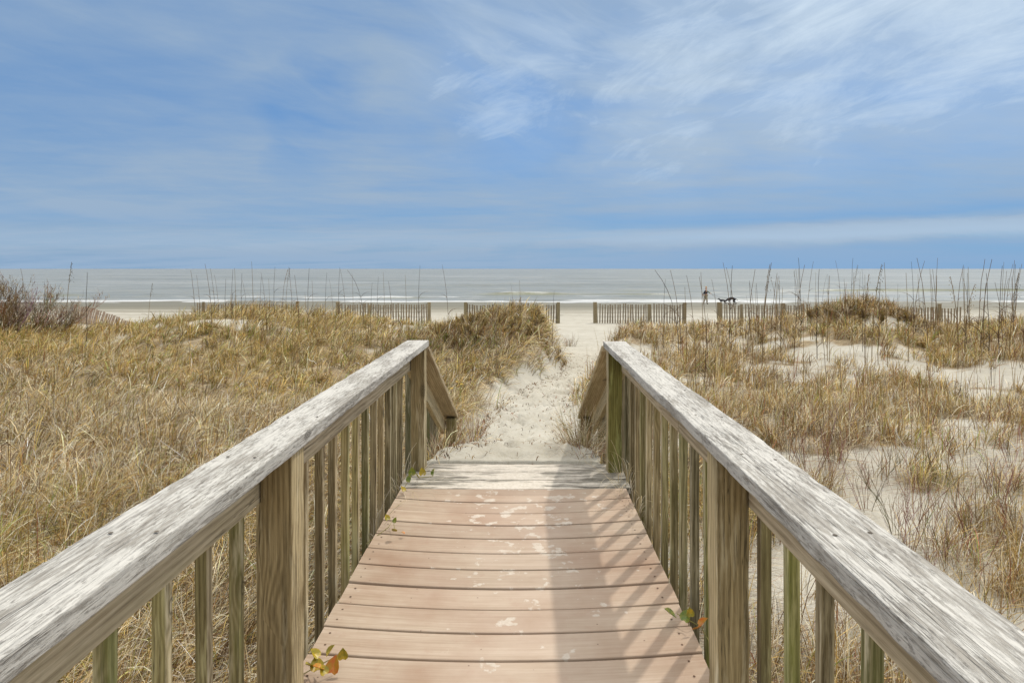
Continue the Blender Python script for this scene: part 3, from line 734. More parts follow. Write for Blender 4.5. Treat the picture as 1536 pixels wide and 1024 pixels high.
# ---------------------------------------------------------------- single grass tufts at the boardwalk
def tuft(x, y, n, L, spread, label, cols, lean=.45, curl=1.2, w=.0032, z=None, az=None, azs=.8, name='grass_tuft', group=None):
    z = gz(x, y) if z is None else z
    gb = GB(); r = np.sqrt(rng.random(n))*spread; a = rng.uniform(0, 6.28, n)
    az_ = a if az is None else az+rng.normal(0, azs, n)
    base = np.stack([r*np.cos(a), r*np.sin(a), np.full(n, -.02)], 1)
    gb.add(base, az_, np.abs(rng.normal(lean, .25, n)), L*rng.uniform(.45, 1.15, n), w*rng.uniform(.7, 1.3, n), rng.normal(curl, .6, n), rng.normal(0, .7, n), pick(cols, n)*rng.uniform(.75, 1.15, n)[:, None], k=8)
    o = gb.build(name, None); o.location = (x, y, z)
    return tag(o, label, 'grass', group)
dry = dict(straw=3, pale=2, ochre=2, brown=1.5, olive=1, dark=.5)
tuft(.42, 4.55, 260, .42, .16, 'curling dry grass tuft in the sand at the foot of the shaded stair rail', dry)
tuft(.50, 5.0, 160, .50, .12, 'upright thin grass tuft beside the end post of the shaded stair rail', dict(brown=2, olive=2, straw=2, dark=1), lean=.25, curl=.6)
tuft(.40, 4.15, 150, .26, .14, 'low tangled dead grass lying on the sand at the end of the grey boards', dict(brown=2, straw=2, grey=2, red=1), lean=.8)
tuft(.60, 3.55, 70, .40, .07, 'wiry dead grass curling around the far post of the shaded railing', dict(straw=3, pale=2, grey=2), lean=.5, curl=2.0, z=-.05)
tuft(.585, 3.2, 42, .34, .06, 'wiry dead grass poking over the plank ends along the shaded balusters', dict(straw=3, pale=2, grey=2), lean=.6, curl=1.8, z=-.04)
tuft(-.70, 3.45, 60, .34, .07, 'wiry dead grass tangled behind the far post of the sunlit railing', dict(grey=3, straw=2, pale=2), lean=.5, curl=1.7, z=-.05)
tuft(-.62, 4.45, 240, .28, .17, 'low brown dead grass heaped under the sunlit stair rail', dict(brown=2.5, straw=2, grey=2, red=1.2), lean=.7)
tuft(-.50, 5.55, 150, .42, .12, 'twiggy reddish brown tuft in the sand just past the sunlit stair post', dict(brown=3, grey=2, red=2, straw=1), lean=.35, curl=.5)
tuft(-.745, 2.95, 26, .26, .05, 'thin grey dead grass between the sunlit balusters near the grey boards', dict(grey=3, straw=2), lean=.5, curl=1.7, z=-.05)
tuft(1.72, 23.0, 60, .55, .25, 'sparse dark tuft alone in the pale sand beside the far path', dict(dark=2, brown=2, olive=1), lean=.3, curl=.4, w=.012)

# ---------------------------------------------------------------- bits of dead leaf and twig on the path
gb = GB(); n = 1500; yy = 3.5+rng.random(n)**1.4*16; mid_, hw_ = (np.interp(yy, le_d, le_x)+np.interp(yy, re_d, re_x))/2, (np.interp(yy, re_d, re_x)-np.interp(yy, le_d, le_x))/2
sgn = np.where(rng.random(n) < .65, -1, 1); xx = mid_+hw_*np.where(rng.random(n) < .65, sgn*(1-np.abs(rng.normal(0, .28, n))), rng.uniform(-1, 1, n))
gb.add(np.stack([xx, yy, ground_z(xx, yy)+.016], 1), rng.uniform(0, 6.28, n), rng.uniform(1.3, 1.6, n), rng.uniform(.012, .06, n)*np.where(rng.random(n) < .08, 3, 1), rng.uniform(.004, .014, n)*np.sqrt(yy/5), rng.uniform(-.1, .2, n), rng.normal(0, .6, n), pick(dict(brown=3, dark=3, red=1.4, ochre=1, grey=1), n)*.8, k=3)
gb.build('leaf_litter', 'scattered bits of dead leaf and twig lying on the sandy path', 'litter')

# ---------------------------------------------------------------- branching plants
def branchy(mb, p, d, L, r, depth, rs, col, spread=.5, up=.25, n=5, kids=(2, 4), curve=.0):
    pts = [p.copy()]; dirv = d.normalized()
    for i in range(n):
        dirv = (dirv+Vector((rs.gauss(0, .08), rs.gauss(0, .08), rs.gauss(0, .05)+up*.2+curve*.1))).normalized()
        pts.append(pts[-1]+dirv*L/n)
    tube(mb, pts, [r*(1-.55*i/n) for i in range(n+1)], 4 if depth < 2 else 3, col)
    if depth > 0:
        for q in range(rs.randint(*kids)):
            i = rs.randint(1, n); a = rs.uniform(0, 2*math.pi)
            nd = (dirv+Vector((math.cos(a), math.sin(a), .15))*spread*rs.uniform(.6, 1.3)).normalized()
            branchy(mb, pts[i], nd, L*rs.uniform(.45, .75), r*.6, depth-1, rs, col, spread, up, n, kids, curve)
M['twig'] = grass_mat(); M['twig'].name = 'twig'
for nd in M['twig'].node_tree.nodes:
    if nd.type == 'MIX_SHADER': nd.inputs[0].default_value = .05
def weed(seed, H, cols):
    rs = random.Random(seed); mb = MB()
    for i in range(rs.randint(5, 9)):
        a = rs.uniform(0, 6.28); l = rs.uniform(.15, .5)
        c = PAL[rs.choice(cols)]; c = tuple(v*rs.uniform(.55, 1.0) for v in c)
        branchy(mb, Vector((math.cos(a)*.03, math.sin(a)*.03, -.02)), Vector((math.cos(a)*l, math.sin(a)*l, 1)), H*rs.uniform(.5, 1), .0024, 2, rs, c, .45, .25, 4, (2, 3))
    return mb
protoW = []
for i in range(4):
    o = weed(200+i, .30+.05*i, ['red', 'brown', 'brown', 'grey']).build('twig_plant', M['twig'], None); protoW.append(o)
wp = [(1255, 700), (1238, 745), (1300, 770), (1345, 800), (1370, 785), (1390, 815), (1385, 870), (1425, 850), (1460, 780), (1250, 690), (1500, 760), (1410, 730),
      (1440, 700), (1520, 705), (1215, 720), (1180, 690), (1310, 735), (1470, 845), (1350, 842), (1330, 715), (1495, 660), (1530, 820), (1290, 660), (1390, 655)]
k = 0
for i, (px, py) in enumerate(wp):
    x, y = pix2ground(px, py)
    o = protoW[i] if i < 4 else protoW[i % 4].copy()
    if i >= 4: COL.objects.link(o)
    o.location = (x, y, gz(x, y)); o.rotation_euler.z = random.uniform(0, 6.28); s_ = random.uniform(.75, 1.25); o.scale = (s_, s_, s_)
    tag(o, 'small bare reddish twiggy weed growing out of the white sand', 'weed', 'reddish weeds on the white sand')

# shrubs
def shrub(name, x, y, seed, label, n, H, spread, col, lean=(0, 0), r=.012, depth=3, leafcols=None, nl=0, kids=(2, 4)):
    rs = random.Random(seed); mb = MB(); root = empty(name, (x, y, gz(x, y)), label, 'shrub')
    for i in range(n):
        a = rs.uniform(0, 6.28); q = math.sqrt(rs.random())*spread
        c = tuple(v*rs.uniform(.6, 1.1) for v in PAL[rs.choice(col)])
        bx, by = math.cos(a)*q, math.sin(a)*q*.8
        zz = gz(x+bx, y+by)-gz(x, y)-.03
        l = rs.uniform(.2, .9)
        branchy(mb, Vector((bx, by, zz)), Vector((math.cos(a)*l+lean[0], math.sin(a)*l+lean[1], rs.uniform(.5, 1))), H*rs.uniform(.5, 1), r, depth, rs, c, .5, .3, 5, kids)
    mb.build('branches', M['twig'], root)
    if nl:
        P = np.array(mb.V); P = P[rng.integers(0, len(P), nl)]+rng.normal(0, .03, (nl, 3))
        gb = GB(); gb.add(P, rng.uniform(0, 6.28, nl), rng.uniform(.2, 1.6, nl), rng.uniform(.05, .16, nl), rng.uniform(.010, .02, nl), rng.normal(.5, .5, nl), rng.normal(0, .5, nl), pick(leafcols, nl)*rng.uniform(.6, 1.1, nl)[:, None], k=3)
        gb.build('foliage', None, parent=root)
    return root
shrub('bare_shrub', -13.9, 16.6, 31, 'leafless grey brown shrub with fanned twigs beside the leaning pinkish grey fence', 52, .95, .9, ['dark', 'brown', 'grey', 'brown', 'red'], lean=(.5, 0), depth=3, r=.012, leafcols=dict(grey=3, brown=2, straw=1), nl=2500)
shrub('bare_shrub', -14.7, 16.4, 32, 'dark tangled leafless shrub, farther from the leaning fence than its fanned neighbour', 44, 1.0, .8, ['dark', 'brown', 'grey', 'red'], lean=(-.1, 0), depth=3, leafcols=dict(grey=3, brown=2, dark=1), nl=2500)
shrub('scrub_mound', -.72, 14.9, 33, 'rounded mound of tangled brown scrub right beside the sandy path', 80, .20, 1.7, ['dark', 'brown', 'grey', 'ochre'], depth=2, r=.008, leafcols=dict(ochre=4, gold=3, brown=2.4, olive=2, straw=1.5, dark=.8), nl=9000)
shrub('scrub_mound', -1.5, 12.6, 34, 'lower brown and green scrub in front of the rounded mound, behind the sunlit stair rail', 34, .22, .9, ['dark', 'brown', 'grey'], depth=2, r=.007, leafcols=dict(olive=2.2, brown=2, grey=1, green=1, ochre=1.2), nl=6000)
shrub('scrub_mound', 8.9, 15.4, 35, 'dark brush-topped hump rising behind the tufted brown grass', 80, .19, 1.5, ['dark', 'brown', 'brown', 'ochre'], depth=2, r=.008, leafcols=dict(brown=3, ochre=3.4, gold=1.4, dark=1.4, olive=1), nl=8000)
shrub('scrub_mound', 14.2, 19.5, 36, 'small dark clump alone on the pale sand beyond the patchy dune', 14, .35, .4, ['dark', 'brown'], depth=2, r=.008, leafcols=dict(brown=3, dark=2), nl=1200)
# little yellow flowered weed beside the sunlit stair rail
fw = empty('flowering_weed', (-.92, 7.0, gz(-.92, 7.0)), 'green weed with small yellow blooms just behind the sunlit stair rail', 'weed')
mb = MB(); rs = random.Random(9)
for i in range(16):
    a = rs.uniform(0, 6.28); branchy(mb, Vector((math.cos(a)*.1, math.sin(a)*.1, -.02)), Vector((math.cos(a)*.5, math.sin(a)*.5, 1)), rs.uniform(.2, .36), .003, 1, rs, PAL['olive'], .5)
mb.build('stem', M['twig'], fw)
M['yellow'] = plain('yellow_petal', (.75, .48, .02), .6)
for i in range(9):
    mf = MB(); c = Vector((rs.uniform(-.22, .22), rs.uniform(-.15, .1), rs.uniform(.24, .38)))
    for j in range(6):
        a = j*math.pi/3; u = Vector((math.cos(a), math.sin(a)*.6, .35))*.020; v = Vector((-math.sin(a), math.cos(a), 0))*.010
        mf.add([c, c+u*.6+v, c+u*1.2, c+u*.6-v], [(0, 1, 2, 3)])
    mf.build('flower', M['yellow'], fw)

# ---------------------------------------------------------------- vines with heart leaves
def leaf_shape():
    out = [(0, 0), (.28, -.10), (.5, .08), (.52, .36), (.36, .68), (0, 1.05)]
    L = out+[(-x, y) for x, y in out[-2:0:-1]]
    return L
LS = leaf_shape()
def leafmat(name, a, b):
    T = NT(name); v = T.n('ShaderNodeTexCoord').outputs['Object']; n = T.noise(v, 55, 4, .6)
    col = T.ramp(n, [(.38, a), (.62, b)]); T.t.links.new(col, T.b.inputs['Base Color']); T.b.inputs['Roughness'].default_value = .4
    return T.m
LM = [leafmat('leaf_yellow', lin((178, 148, 30)), lin((134, 126, 34))), leafmat('leaf_green', lin((92, 112, 34)), lin((146, 142, 44))), leafmat('leaf_orange', lin((186, 96, 22)), lin((170, 132, 36)))]
def vine(pts, leaves, label):
    base = Vector(pts[0]); root = empty('vine', base, label, 'vine')
    mb = MB(); tube(mb, [Vector(p)-base for p in pts], .0016, 5, PAL['olive']); mb.build('stem', M['twig'], root)
    for (p, s, a, tilt, mi) in leaves:
        p = Vector(p)-base; V = []; Mx = Matrix.Rotation(a, 3, 'Z') @ Matrix.Rotation(tilt, 3, 'X')
        cen = Vector((0, .45, -.06))
        P = [Vector((x, y, .10*abs(x)+.12*math.sin(y*2.2))) for x, y in LS]
        V = [p+Mx @ (q*s*.92) for q in [cen]+P]
        V2 = [v-(Mx @ Vector((0, 0, .0012))) for v in V]
        n = len(P); Fc = [(0, 1+i, 1+(i+1) % n) for i in range(n)]
        Fc2 = [(n+1, n+2+(i+1) % n, n+2+i) for i in range(n)]
        rim = [(1+i, n+2+i, n+2+(i+1) % n, 1+(i+1) % n) for i in range(n)]
        mbl = MB(); mbl.add(V+V2, Fc+Fc2+rim); mbl.build('leaf', LM[mi], root)
def dk(px, py, z=.03):                   # point above the deck under a pixel
    d = F*(EYE-z)/(py-HY); return ((px-VX)/F*d, d, z)
vine([(-.72, 1.83, -.02), dk(466, 1004, .01), dk(478, 998), dk(492, 990, .04), dk(512, 985, .03)],
     [(dk(476, 1004), .042, .5, .5, 0), (dk(497, 1008), .048, -.3, .9, 2), (dk(488, 1010), .03, .9, .7, 0), (dk(478, 984, .05), .036, 1.4, .6, 0), (dk(490, 980, .05), .034, -1.2, .7, 0), (dk(484, 1000, .04), .034, 2.2, .4, 2), (dk(514, 988, .03), .034, .2, 1.3, 0), (dk(468, 996, .04), .03, 2.6, .5, 0)],
     'yellow and orange heart-leaved vine on the planks at the near post of the sunlit railing')
vine([(-.73, 2.75, -.02), dk(583, 790, .02), dk(590, 778, .03), dk(592, 794, .02)],
     [(dk(582, 779, .04), .03, .8, .8, 0), (dk(591, 783), .026, -.6, .9, 1), (dk(592, 796), .028, 3.0, .7, 0), (dk(607, 799, .01), .018, 1.5, .3, 2)],
     'thin sprig of small yellow leaves on the plank ends halfway along the sunlit railing')
vine([(-.70, 3.35, -.02), dk(612, 722, .04), dk(620, 710, .10), dk(630, 716, .04), dk(650, 714, .02)],
     [(dk(618, 712, .06), .045, .3, 1.2, 1), (dk(612, 722, .05), .045, -.8, 1.0, 1), (dk(607, 736, .02), .035, 1.2, .7, 0), (dk(634, 712, .04), .045, .5, 1.1, 0), (dk(648, 712, .03), .04, -1.0, 1.1, 1), (dk(628, 716, .03), .035, 2, 1.0, 0)],
     'green and yellow leafed vine at the far post of the sunlit railing')
vine([(.63, 1.95, -.03), dk(1052, 940, .0), dk(1034, 930, .03), dk(1016, 920, .03)],
     [(dk(1012, 922), .045, 1.6, .5, 1), (dk(1026, 930), .042, -.9, .8, 1), (dk(1036, 924, .05), .03, .2, 1.1, 0), (dk(1048, 936, .03), .04, -1.7, .6, 2), (dk(1042, 942, .02), .03, -2.6, .6, 2)],
     'green and orange leafed vine on the planks at the near post of the striped-shade railing')

# ---------------------------------------------------------------- sea oat stalks
def oat(seed, H, head, bend):
    rs = random.Random(seed); root = empty('sea_oat', (0, 0, 0), '', 'sea oat'); mb = MB(); pts = []; x = z = 0.; th = rs.uniform(-.04, .04); yy = 0
    for i in range(9):
        pts.append(Vector((x, yy, z))); th += bend/9*(.4+i/6); x += math.sin(th)*H/8; z += math.cos(th)*H/8; yy += rs.gauss(0, .006)
    c = tuple(v*.62 for v in PAL[rs.choice(['brown', 'dark', 'brown', 'ochre'])])
    tube(mb, pts, [.0062-.0004*i for i in range(9)], 4, c)
    for q in range(rs.randint(2, 4)):    # long narrow leaves leaving the stem
        i = rs.randint(1, 4); a = rs.choice([0, math.pi])+rs.gauss(0, .5); p = pts[i].copy(); L = rs.uniform(.2, .45); t = .25; V = []; lp = []
        for j in range(6):
            lp.append(p.copy()); t += .28; p = p+Vector((math.cos(a)*math.sin(t), math.sin(a)*math.sin(t), math.cos(t)))*L/6
        tube(mb, lp, [.004, .0045, .004, .003, .002, .001], 3, tuple(v*1.2 for v in c))
    mb.build('stem', M['twig'], root)
    if head:
        hb = MB(); c2 = tuple(v*rs.uniform(.55, .85) for v in PAL[rs.choice(['brown', 'ochre', 'dark'])])
        for j in range(26):
            t = j/26; i = 8-t*2.2; i0 = int(i); p = pts[i0].lerp(pts[min(8, i0+1)], i-i0)
            a = rs.uniform(0, 6.28); o = Vector((math.cos(a)*.03+.02, math.sin(a)*.03, -.025))*rs.uniform(.4, 1.3)*(.4+t)
            tube(hb, [p, p+o*.6], .0012, 3, c2); q = p+o; w = Vector((.006, 0, 0)); w2 = Vector((0, .004, 0)); h = Vector((o.x*.3, o.y*.3, -.028))
            hb.add([q, q+h*.5+w, q+h, q+h*.5-w, q+h*.5+w2, q+h*.5-w2], [(0, 1, 4), (1, 2, 4), (2, 3, 4), (3, 0, 4), (0, 5, 1), (1, 5, 2), (2, 5, 3), (3, 5, 0)], None, c2)
        hb.build('seed_head', M['twig'], root, smooth=False)
    return root
protoO = [oat(400, 1.5, False, .10), oat(401, 1.5, False, .3), oat(402, 1.5, True, .18), oat(403, 1.5, False, -.2), oat(404, 1.5, True, .35), oat(405, 1.5, False, .75), oat(406, 1.5, False, -.05)]
used = set()
def place_oat(px, pytop, d, kind, rz, side, special=None):
    x = (px-VX)/F*d; z = gz(x, d); top = EYE-(pytop-HY)/F*d; h = max(.35, top-z)/1.5
    if kind not in used: o = protoO[kind]; used.add(kind)
    else: o = copy_tree(protoO[kind])
    o.location = (x, d, z); o.rotation_euler.z = rz; w = random.uniform(.8, 1.2); o.scale = (h, h, h)
    head = kind in (2, 4)
    if special: lab = special; grp = None
    elif side == 'L': lab = 'tall thin sea oat %s rising from the dense golden dune crest' % ('with a brown seed head' if head else 'stalk without a seed head'); grp = 'sea oats on the golden dune crest'
    else: lab = 'tall thin sea oat %s rising from the patchy tufted dune' % ('with a brown seed head' if head else 'stalk without a seed head'); grp = 'sea oats on the patchy dune'
    tag(o, lab, 'sea oat', grp)
    if grp is None and 'group' in o: del o['group']
R = random.Random(77)
Lo = [(98, 392, 2), (40, 402, 3), (130, 408, 0), (222, 424, 2), (293, 405, 3), (300, 412, 3), (318, 395, 3), (322, 402, 3), (328, 412, 3), (348, 404, 0), (354, 402, 6), (362, 410, 0), (380, 392, 6), (398, 408, 3), (411, 400, 0), (424, 403, 4), (428, 401, 2), (438, 400, 3), (462, 402, 0), (508, 401, 0), (519, 403, 3), (530, 410, 6),
      (545, 400, 5), (556, 424, 0), (577, 408, 6), (628, 398, 0), (673, 396, 3), (540, 445, 6), (770, 424, 3), (781, 420, 6), (829, 436, 0), (748, 444, 3), (390, 415, 0), (70, 430, 0), (448, 412, 3), (470, 420, 6), (488, 409, 0), (500, 418, 3), (566, 415, 0), (590, 421, 3), (610, 412, 6), (338, 418, 0), (372, 420, 3), (405, 418, 6)]
for px, py, k in Lo:
    d = R.uniform(14, 19) if px < 690 else R.uniform(14.5, 16)
    sp = {98: 'tall sea oat with a broad pale seed plume above the bare shrub', 545: 'long sea oat stalk bent over in a wide arc above the dense dune', 222: 'lone short sea oat with a brown tuft just past the sagging slat fence',
          428: 'sea oat with the darkest heavy seed head above the dense dune crest'}.get(px)
    place_oat(px, py, d, k, R.gauss(0, .25)+(math.pi if px in (545,) else 0), 'L', sp)
Ro = [(1018, 397, 5), (1022, 404, 1), (1043, 412, 3), (1055, 408, 6), (1062, 414, 3), (1098, 393, 3), (1095, 398, 0), (1104, 400, 1), (995, 418, 0), (1030, 430, 6), (1078, 418, 3)]
for px, py, k in Ro:
    place_oat(px, py, R.uniform(11.5, 16), k, (math.pi if k in (5, 1) else 0)+R.gauss(0, .2), 'R', 'long dark sea oat stalk slanting across the sea beside the dog walker' if px == 1018 else None)
for i in range(88):
    px = 1118+418*R.random(); py = R.gauss(418, 14) if R.random() < .8 else R.uniform(395, 410)
    if px > 1150 and i % 6 == 0: py = R.uniform(386, 402)
    place_oat(px, max(386, min(448, py)), R.uniform(11, 18), R.choice([0, 1, 0, 3, 3, 6, 6, 0, 3, 0, 6, 3]) if i % 11 else R.choice([2, 4]), R.gauss(0, .5)+(math.pi if R.random() < .5 else 0), 'R')
for px, pt, d in ((1058, 470, 8.2), (1048, 500, 8.0), (1070, 505, 7.7), (990, 500, 9.5), (1012, 515, 9), (960, 500, 9), (1240, 480, 9.5), (1205, 470, 10), (1300, 470, 10.5), (1150, 500, 8.5), (1130, 560, 7), (1440, 520, 9), (1500, 560, 8), (1345, 560, 8.5), (1248, 560, 7.5), (1082, 570, 6.8)):
    place_oat(px, pt, d, R.choice([0, 3, 6, 2]), R.uniform(0, 6.28), 'R')
for px, pt, d in ((30, 520, 7), (45, 570, 6), (240, 590, 6.2), (80, 560, 6)):
    place_oat(px, pt, d, R.choice([0, 3]), R.uniform(0, 6.28), 'L')

# ---------------------------------------------------------------- person and dogs
def skin(name, joints, edges, mat, parent, sub=2):
    me = bpy.data.meshes.new(name); me.from_pydata([j[0] for j in joints], edges, []); me.materials.append(mat)
    o = bpy.data.objects.new(name, me); COL.objects.link(o); o.parent = parent
    mo = o.modifiers.new('skin', 'SKIN'); mo.use_smooth_shade = True
    for i, j in enumerate(joints):
        r = j[1]; me.skin_vertices[0].data[i].radius = (r, r) if not isinstance(r, tuple) else r
    me.skin_vertices[0].data[0].use_root = True
    s_ = o.modifiers.new('sub', 'SUBSURF'); s_.levels = sub; s_.render_levels = sub
    return o
M['skin'] = plain('skin', lin((196, 150, 122)), .6); M['vest'] = plain('navy_cloth', lin((38, 42, 56)), .8); M['sleeve'] = plain('grey_green_cloth', lin((116, 128, 112)), .85)
M['trousers'] = plain('tan_cloth', lin((168, 154, 130)), .85); M['cap'+'_hat'] = plain('orange_knit', lin((206, 150, 50)), .9); M['shoe'] = plain('dark_shoe', lin((50, 44, 40)), .6)
M['dogblack'] = plain('dark_fur', lin((40, 36, 36)), .8); M['dogred'] = plain('russet_fur', lin((112, 64, 44)), .8); M['leash'] = plain('leash_cord', lin((100, 96, 92)), .7)
PD = 61.0; PX = (1058.5-VX)/F*PD; PZ = gz(PX, PD)
per = empty('person', (PX, PD, PZ), 'person in dark vest and tan trousers at the water edge, holding two dog leashes', 'person')
J = [((0, 0, .93), .135), ((.02, 0, 1.15), .13), ((.03, 0, 1.36), .15), ((.04, 0, 1.50), .06), ((.06, 0, 1.60), .085), ((.07, 0, 1.70), .085),
     ((-.02, -.17, 1.40), .06), ((-.20, -.2, 1.24), .045), ((-.30, -.16, 1.02), .035), ((-.31, -.15, .94), .032),
     ((.06, .17, 1.40), .06), ((.32, .16, 1.24), .045), ((.50, .12, 1.10), .036), ((.57, .12, 1.06), .032),
     ((.03, -.1, .86), .10), ((.10, -.1, .48), .065), ((.10, -.1, .09), .045), ((.22, -.1, .04), .04),
     ((-.02, .1, .86), .10), ((-.05, .1, .48), .065), ((-.20, .1, .12), .045), ((-.10, .1, .05), .04)]
E = [(0, 1), (1, 2), (2, 3), (3, 4), (4, 5), (2, 6), (6, 7), (7, 8), (8, 9), (2, 10), (10, 11), (11, 12), (12, 13), (0, 14), (14, 15), (15, 16), (16, 17), (0, 18), (18, 19), (19, 20), (20, 21)]
# fingers
for h in (9, 13):
    b = J[h][0]; sx = 1 if h == 13 else .2; sz = -1 if h == 9 else -.3
    for f in range(4):
        n = len(J); dy = (f-1.5)*.02
        J += [((b[0]+.045*sx, b[1]+dy, b[2]+.045*sz), .010), ((b[0]+.08*sx, b[1]+dy, b[2]+.085*sz-.01), .009)]; E += [(h, n), (n, n+1)]
    n = len(J); J += [((b[0]+.02, b[1]-.045, b[2]-.01), .011), ((b[0]+.05, b[1]-.05, b[2]-.03), .010)]; E += [(h, n), (n, n+1)]
skin('body', J, E, M['skin'], per, 2)
def sk(name, idx, extra, mat):           # a garment: the same joints, a little wider
    js = [(J[i][0], J[i][1]+extra) for i in idx]; mp = {i: k for k, i in enumerate(idx)}
    ed = [(mp[a], mp[b]) for a, b in E if a in mp and b in mp]
    return skin(name, js, ed, mat, per, 2)
sk('vest', [0, 1, 2], .045, M['vest']); sk('trousers', [0, 14, 15, 16, 18, 19, 20], .022, M['trousers'])
sk('sleeve', [6, 7, 8], .02, M['vest']); sk('sleeve', [10, 11, 12], .022, M['sleeve']); sk('shoe', [16, 17], .018, M['shoe']); sk('shoe', [20, 21], .018, M['shoe'])
skin('hat', [((.05, 0, 1.70), .095), ((.045, 0, 1.78), .085), ((.04, 0, 1.82), .04)], [(0, 1), (1, 2)], M['cap_hat'], per)
skin('hair', [((.01, 0, 1.64), .08), ((-.02, 0, 1.54), .05)], [(0, 1)], plain('hair', lin((90, 62, 40)), .8), per)
mb = MB()
for sy in (-1, 1): tube(mb, [Vector((.145, sy*.03, 1.665)), Vector((.150, sy*.03, 1.665))], .011, 6)
mb.build('eyes', M['shoe'], per); mb = MB(); tube(mb, [Vector((.142, 0, 1.66)), Vector((.172, 0, 1.625)), Vector((.145, 0, 1.615))], [.008, .016, .012], 6); mb.build('nose', M['skin'], per)
mb = MB(); tube(mb, [Vector((.138, -.025, 1.585)), Vector((.148, 0, 1.582)), Vector((.138, .025, 1.585))], .007, 5); mb.build('mouth', M['dogred'], per)

def dog(px, facing, scale, head_low, label, body, headm, d=60.4):
    x = (px-VX)/F*d; z = gz(x, d); root = empty('dog', (x, d, z), label, 'dog', None); f = facing*scale; s = scale
    hz = .36 if head_low else .80
    J = [((-.30*f, 0, .56*s), .12*s), ((-.05*f, 0, (.66 if head_low else .58)*s), .12*s), ((.22*f, 0, .58*s), .15*s), ((.38*f, 0, (.62 if not head_low else .54)*s), .09*s), ((.52*f, 0, (hz+.02)*s), .075*s), ((.60*f, 0, (hz-.02)*s), .062*s), ((.70*f, 0, (hz-.07)*s), .038*s)]
    E = [(0, 1), (1, 2), (2, 3), (3, 4), (4, 5), (5, 6)]
    for sy, ph in ((-.09, .06), (.09, -.07)):
        n = len(J); J += [((-.32*f, sy*s, .46*s), .075*s), ((-.24*f, sy*s, .34*s), .05*s), ((-.40*f+ph*s, sy*s, .18*s), .040*s), ((-.36*f+ph*s, sy*s, .03*s), .034*s), ((-.30*f+ph*s, sy*s, .02*s), .022*s)]; E += [(0, n), (n, n+1), (n+1, n+2), (n+2, n+3), (n+3, n+4)]
        n = len(J); J += [((.24*f, sy*s, .42*s), .055*s), ((.21*f-ph*s*.4, sy*s, .22*s), .042*s), ((.24*f-ph*s, sy*s, .03*s), .034*s), ((.30*f-ph*s, sy*s, .02*s), .022*s)]; E += [(2, n), (n, n+1), (n+1, n+2), (n+2, n+3)]
    n = len(J); J += [((-.46*f, 0, .56*s), .03*s), ((-.60*f, 0, .46*s), .02*s), ((-.68*f, 0, .42*s), .012*s)]; E += [(0, n), (n, n+1), (n+1, n+2)]
    skin('body', [(a, b*1.12) for a, b in J], E, body, root)
    for sy in (-.05, .05):
        skin('ear', [((.50*f, sy*s, (hz+.07)*s), .03*s), ((.47*f, sy*1.5*s, (hz+.01)*s), .022*s)], [(0, 1)], headm, root, 1)
    if headm is not body: skin('head_fur', [((.44*f, 0, (hz+.10)*s), .085*s), ((.53*f, 0, (hz+.02)*s), .085*s), ((.62*f, 0, (hz-.03)*s), .065*s)], [(0, 1), (1, 2)], headm, root)
    return (x, d, z, s, f, hz)
d1 = dog(1084, -1, .74, False, 'smaller black dog on a leash, nearer to the person', M['dogblack'], M['dogblack'])
d2 = dog(1097, -1, 1.0, True, 'bigger dark dog with a lowered russet head, farther from the person', M['dogblack'], M['dogred'])
hand = Vector((PX+.62, PD+.12, PZ+1.04))
for (x, d, z, s, f, hz), lb in ((d1, 'thin leash from the outstretched hand to the smaller black dog'), (d2, 'thin leash from the outstretched hand to the bigger russet-headed dog')):
    e = Vector((x+.40*f, d, z+(.60+.07)*s)); mb = MB(); pts = []
    for i in range(11):
        t = i/10; p = hand.lerp(e, t); p.z -= .10*math.sin(math.pi*t); pts.append(p)
    tube(mb, pts, .010, 4); o = mb.build('leash', M['leash'], None); tag(o, lb, 'leash')

# ---------------------------------------------------------------- light, sky, camera
sun_dir = Vector((.474, .66, 1.0)).normalized()
el = math.asin(sun_dir.z); az = math.atan2(sun_dir.x, sun_dir.y)
L = bpy.data.lights.new('sun', 'SUN'); L.energy = 2.0; L.angle = math.radians(1.3); L.color = (1, .95, .86)
lo = bpy.data.objects.new('sun', L); COL.objects.link(lo); lo.rotation_euler = sun_dir.to_track_quat('Z', 'Y').to_euler(); lo.location = (0, 0, 30)

W = bpy.data.worlds.new('World'); S.world = W; W.use_nodes = True; t = W.node_tree; t.nodes.clear()
class WT(NT):
    def __init__(s, tree): s.t = tree
N = WT(t)
out = N.n('ShaderNodeOutputWorld'); bg = N.n('ShaderNodeBackground', i_Strength=.14); N.l(bg, 0, out, 0)
sky = N.n('ShaderNodeTexSky', sky_type='NISHITA', sun_disc=False, sun_elevation=el, sun_rotation=az, altitude=0, air_density=1.0, dust_density=.6, ozone_density=2.0)
tc = N.n('ShaderNodeTexCoord').outputs['Generated']
sp = N.n('ShaderNodeSeparateXYZ'); N.t.links.new(tc, sp.inputs[0])
zc = N.math('MAXIMUM', sp.outputs[2], .0)
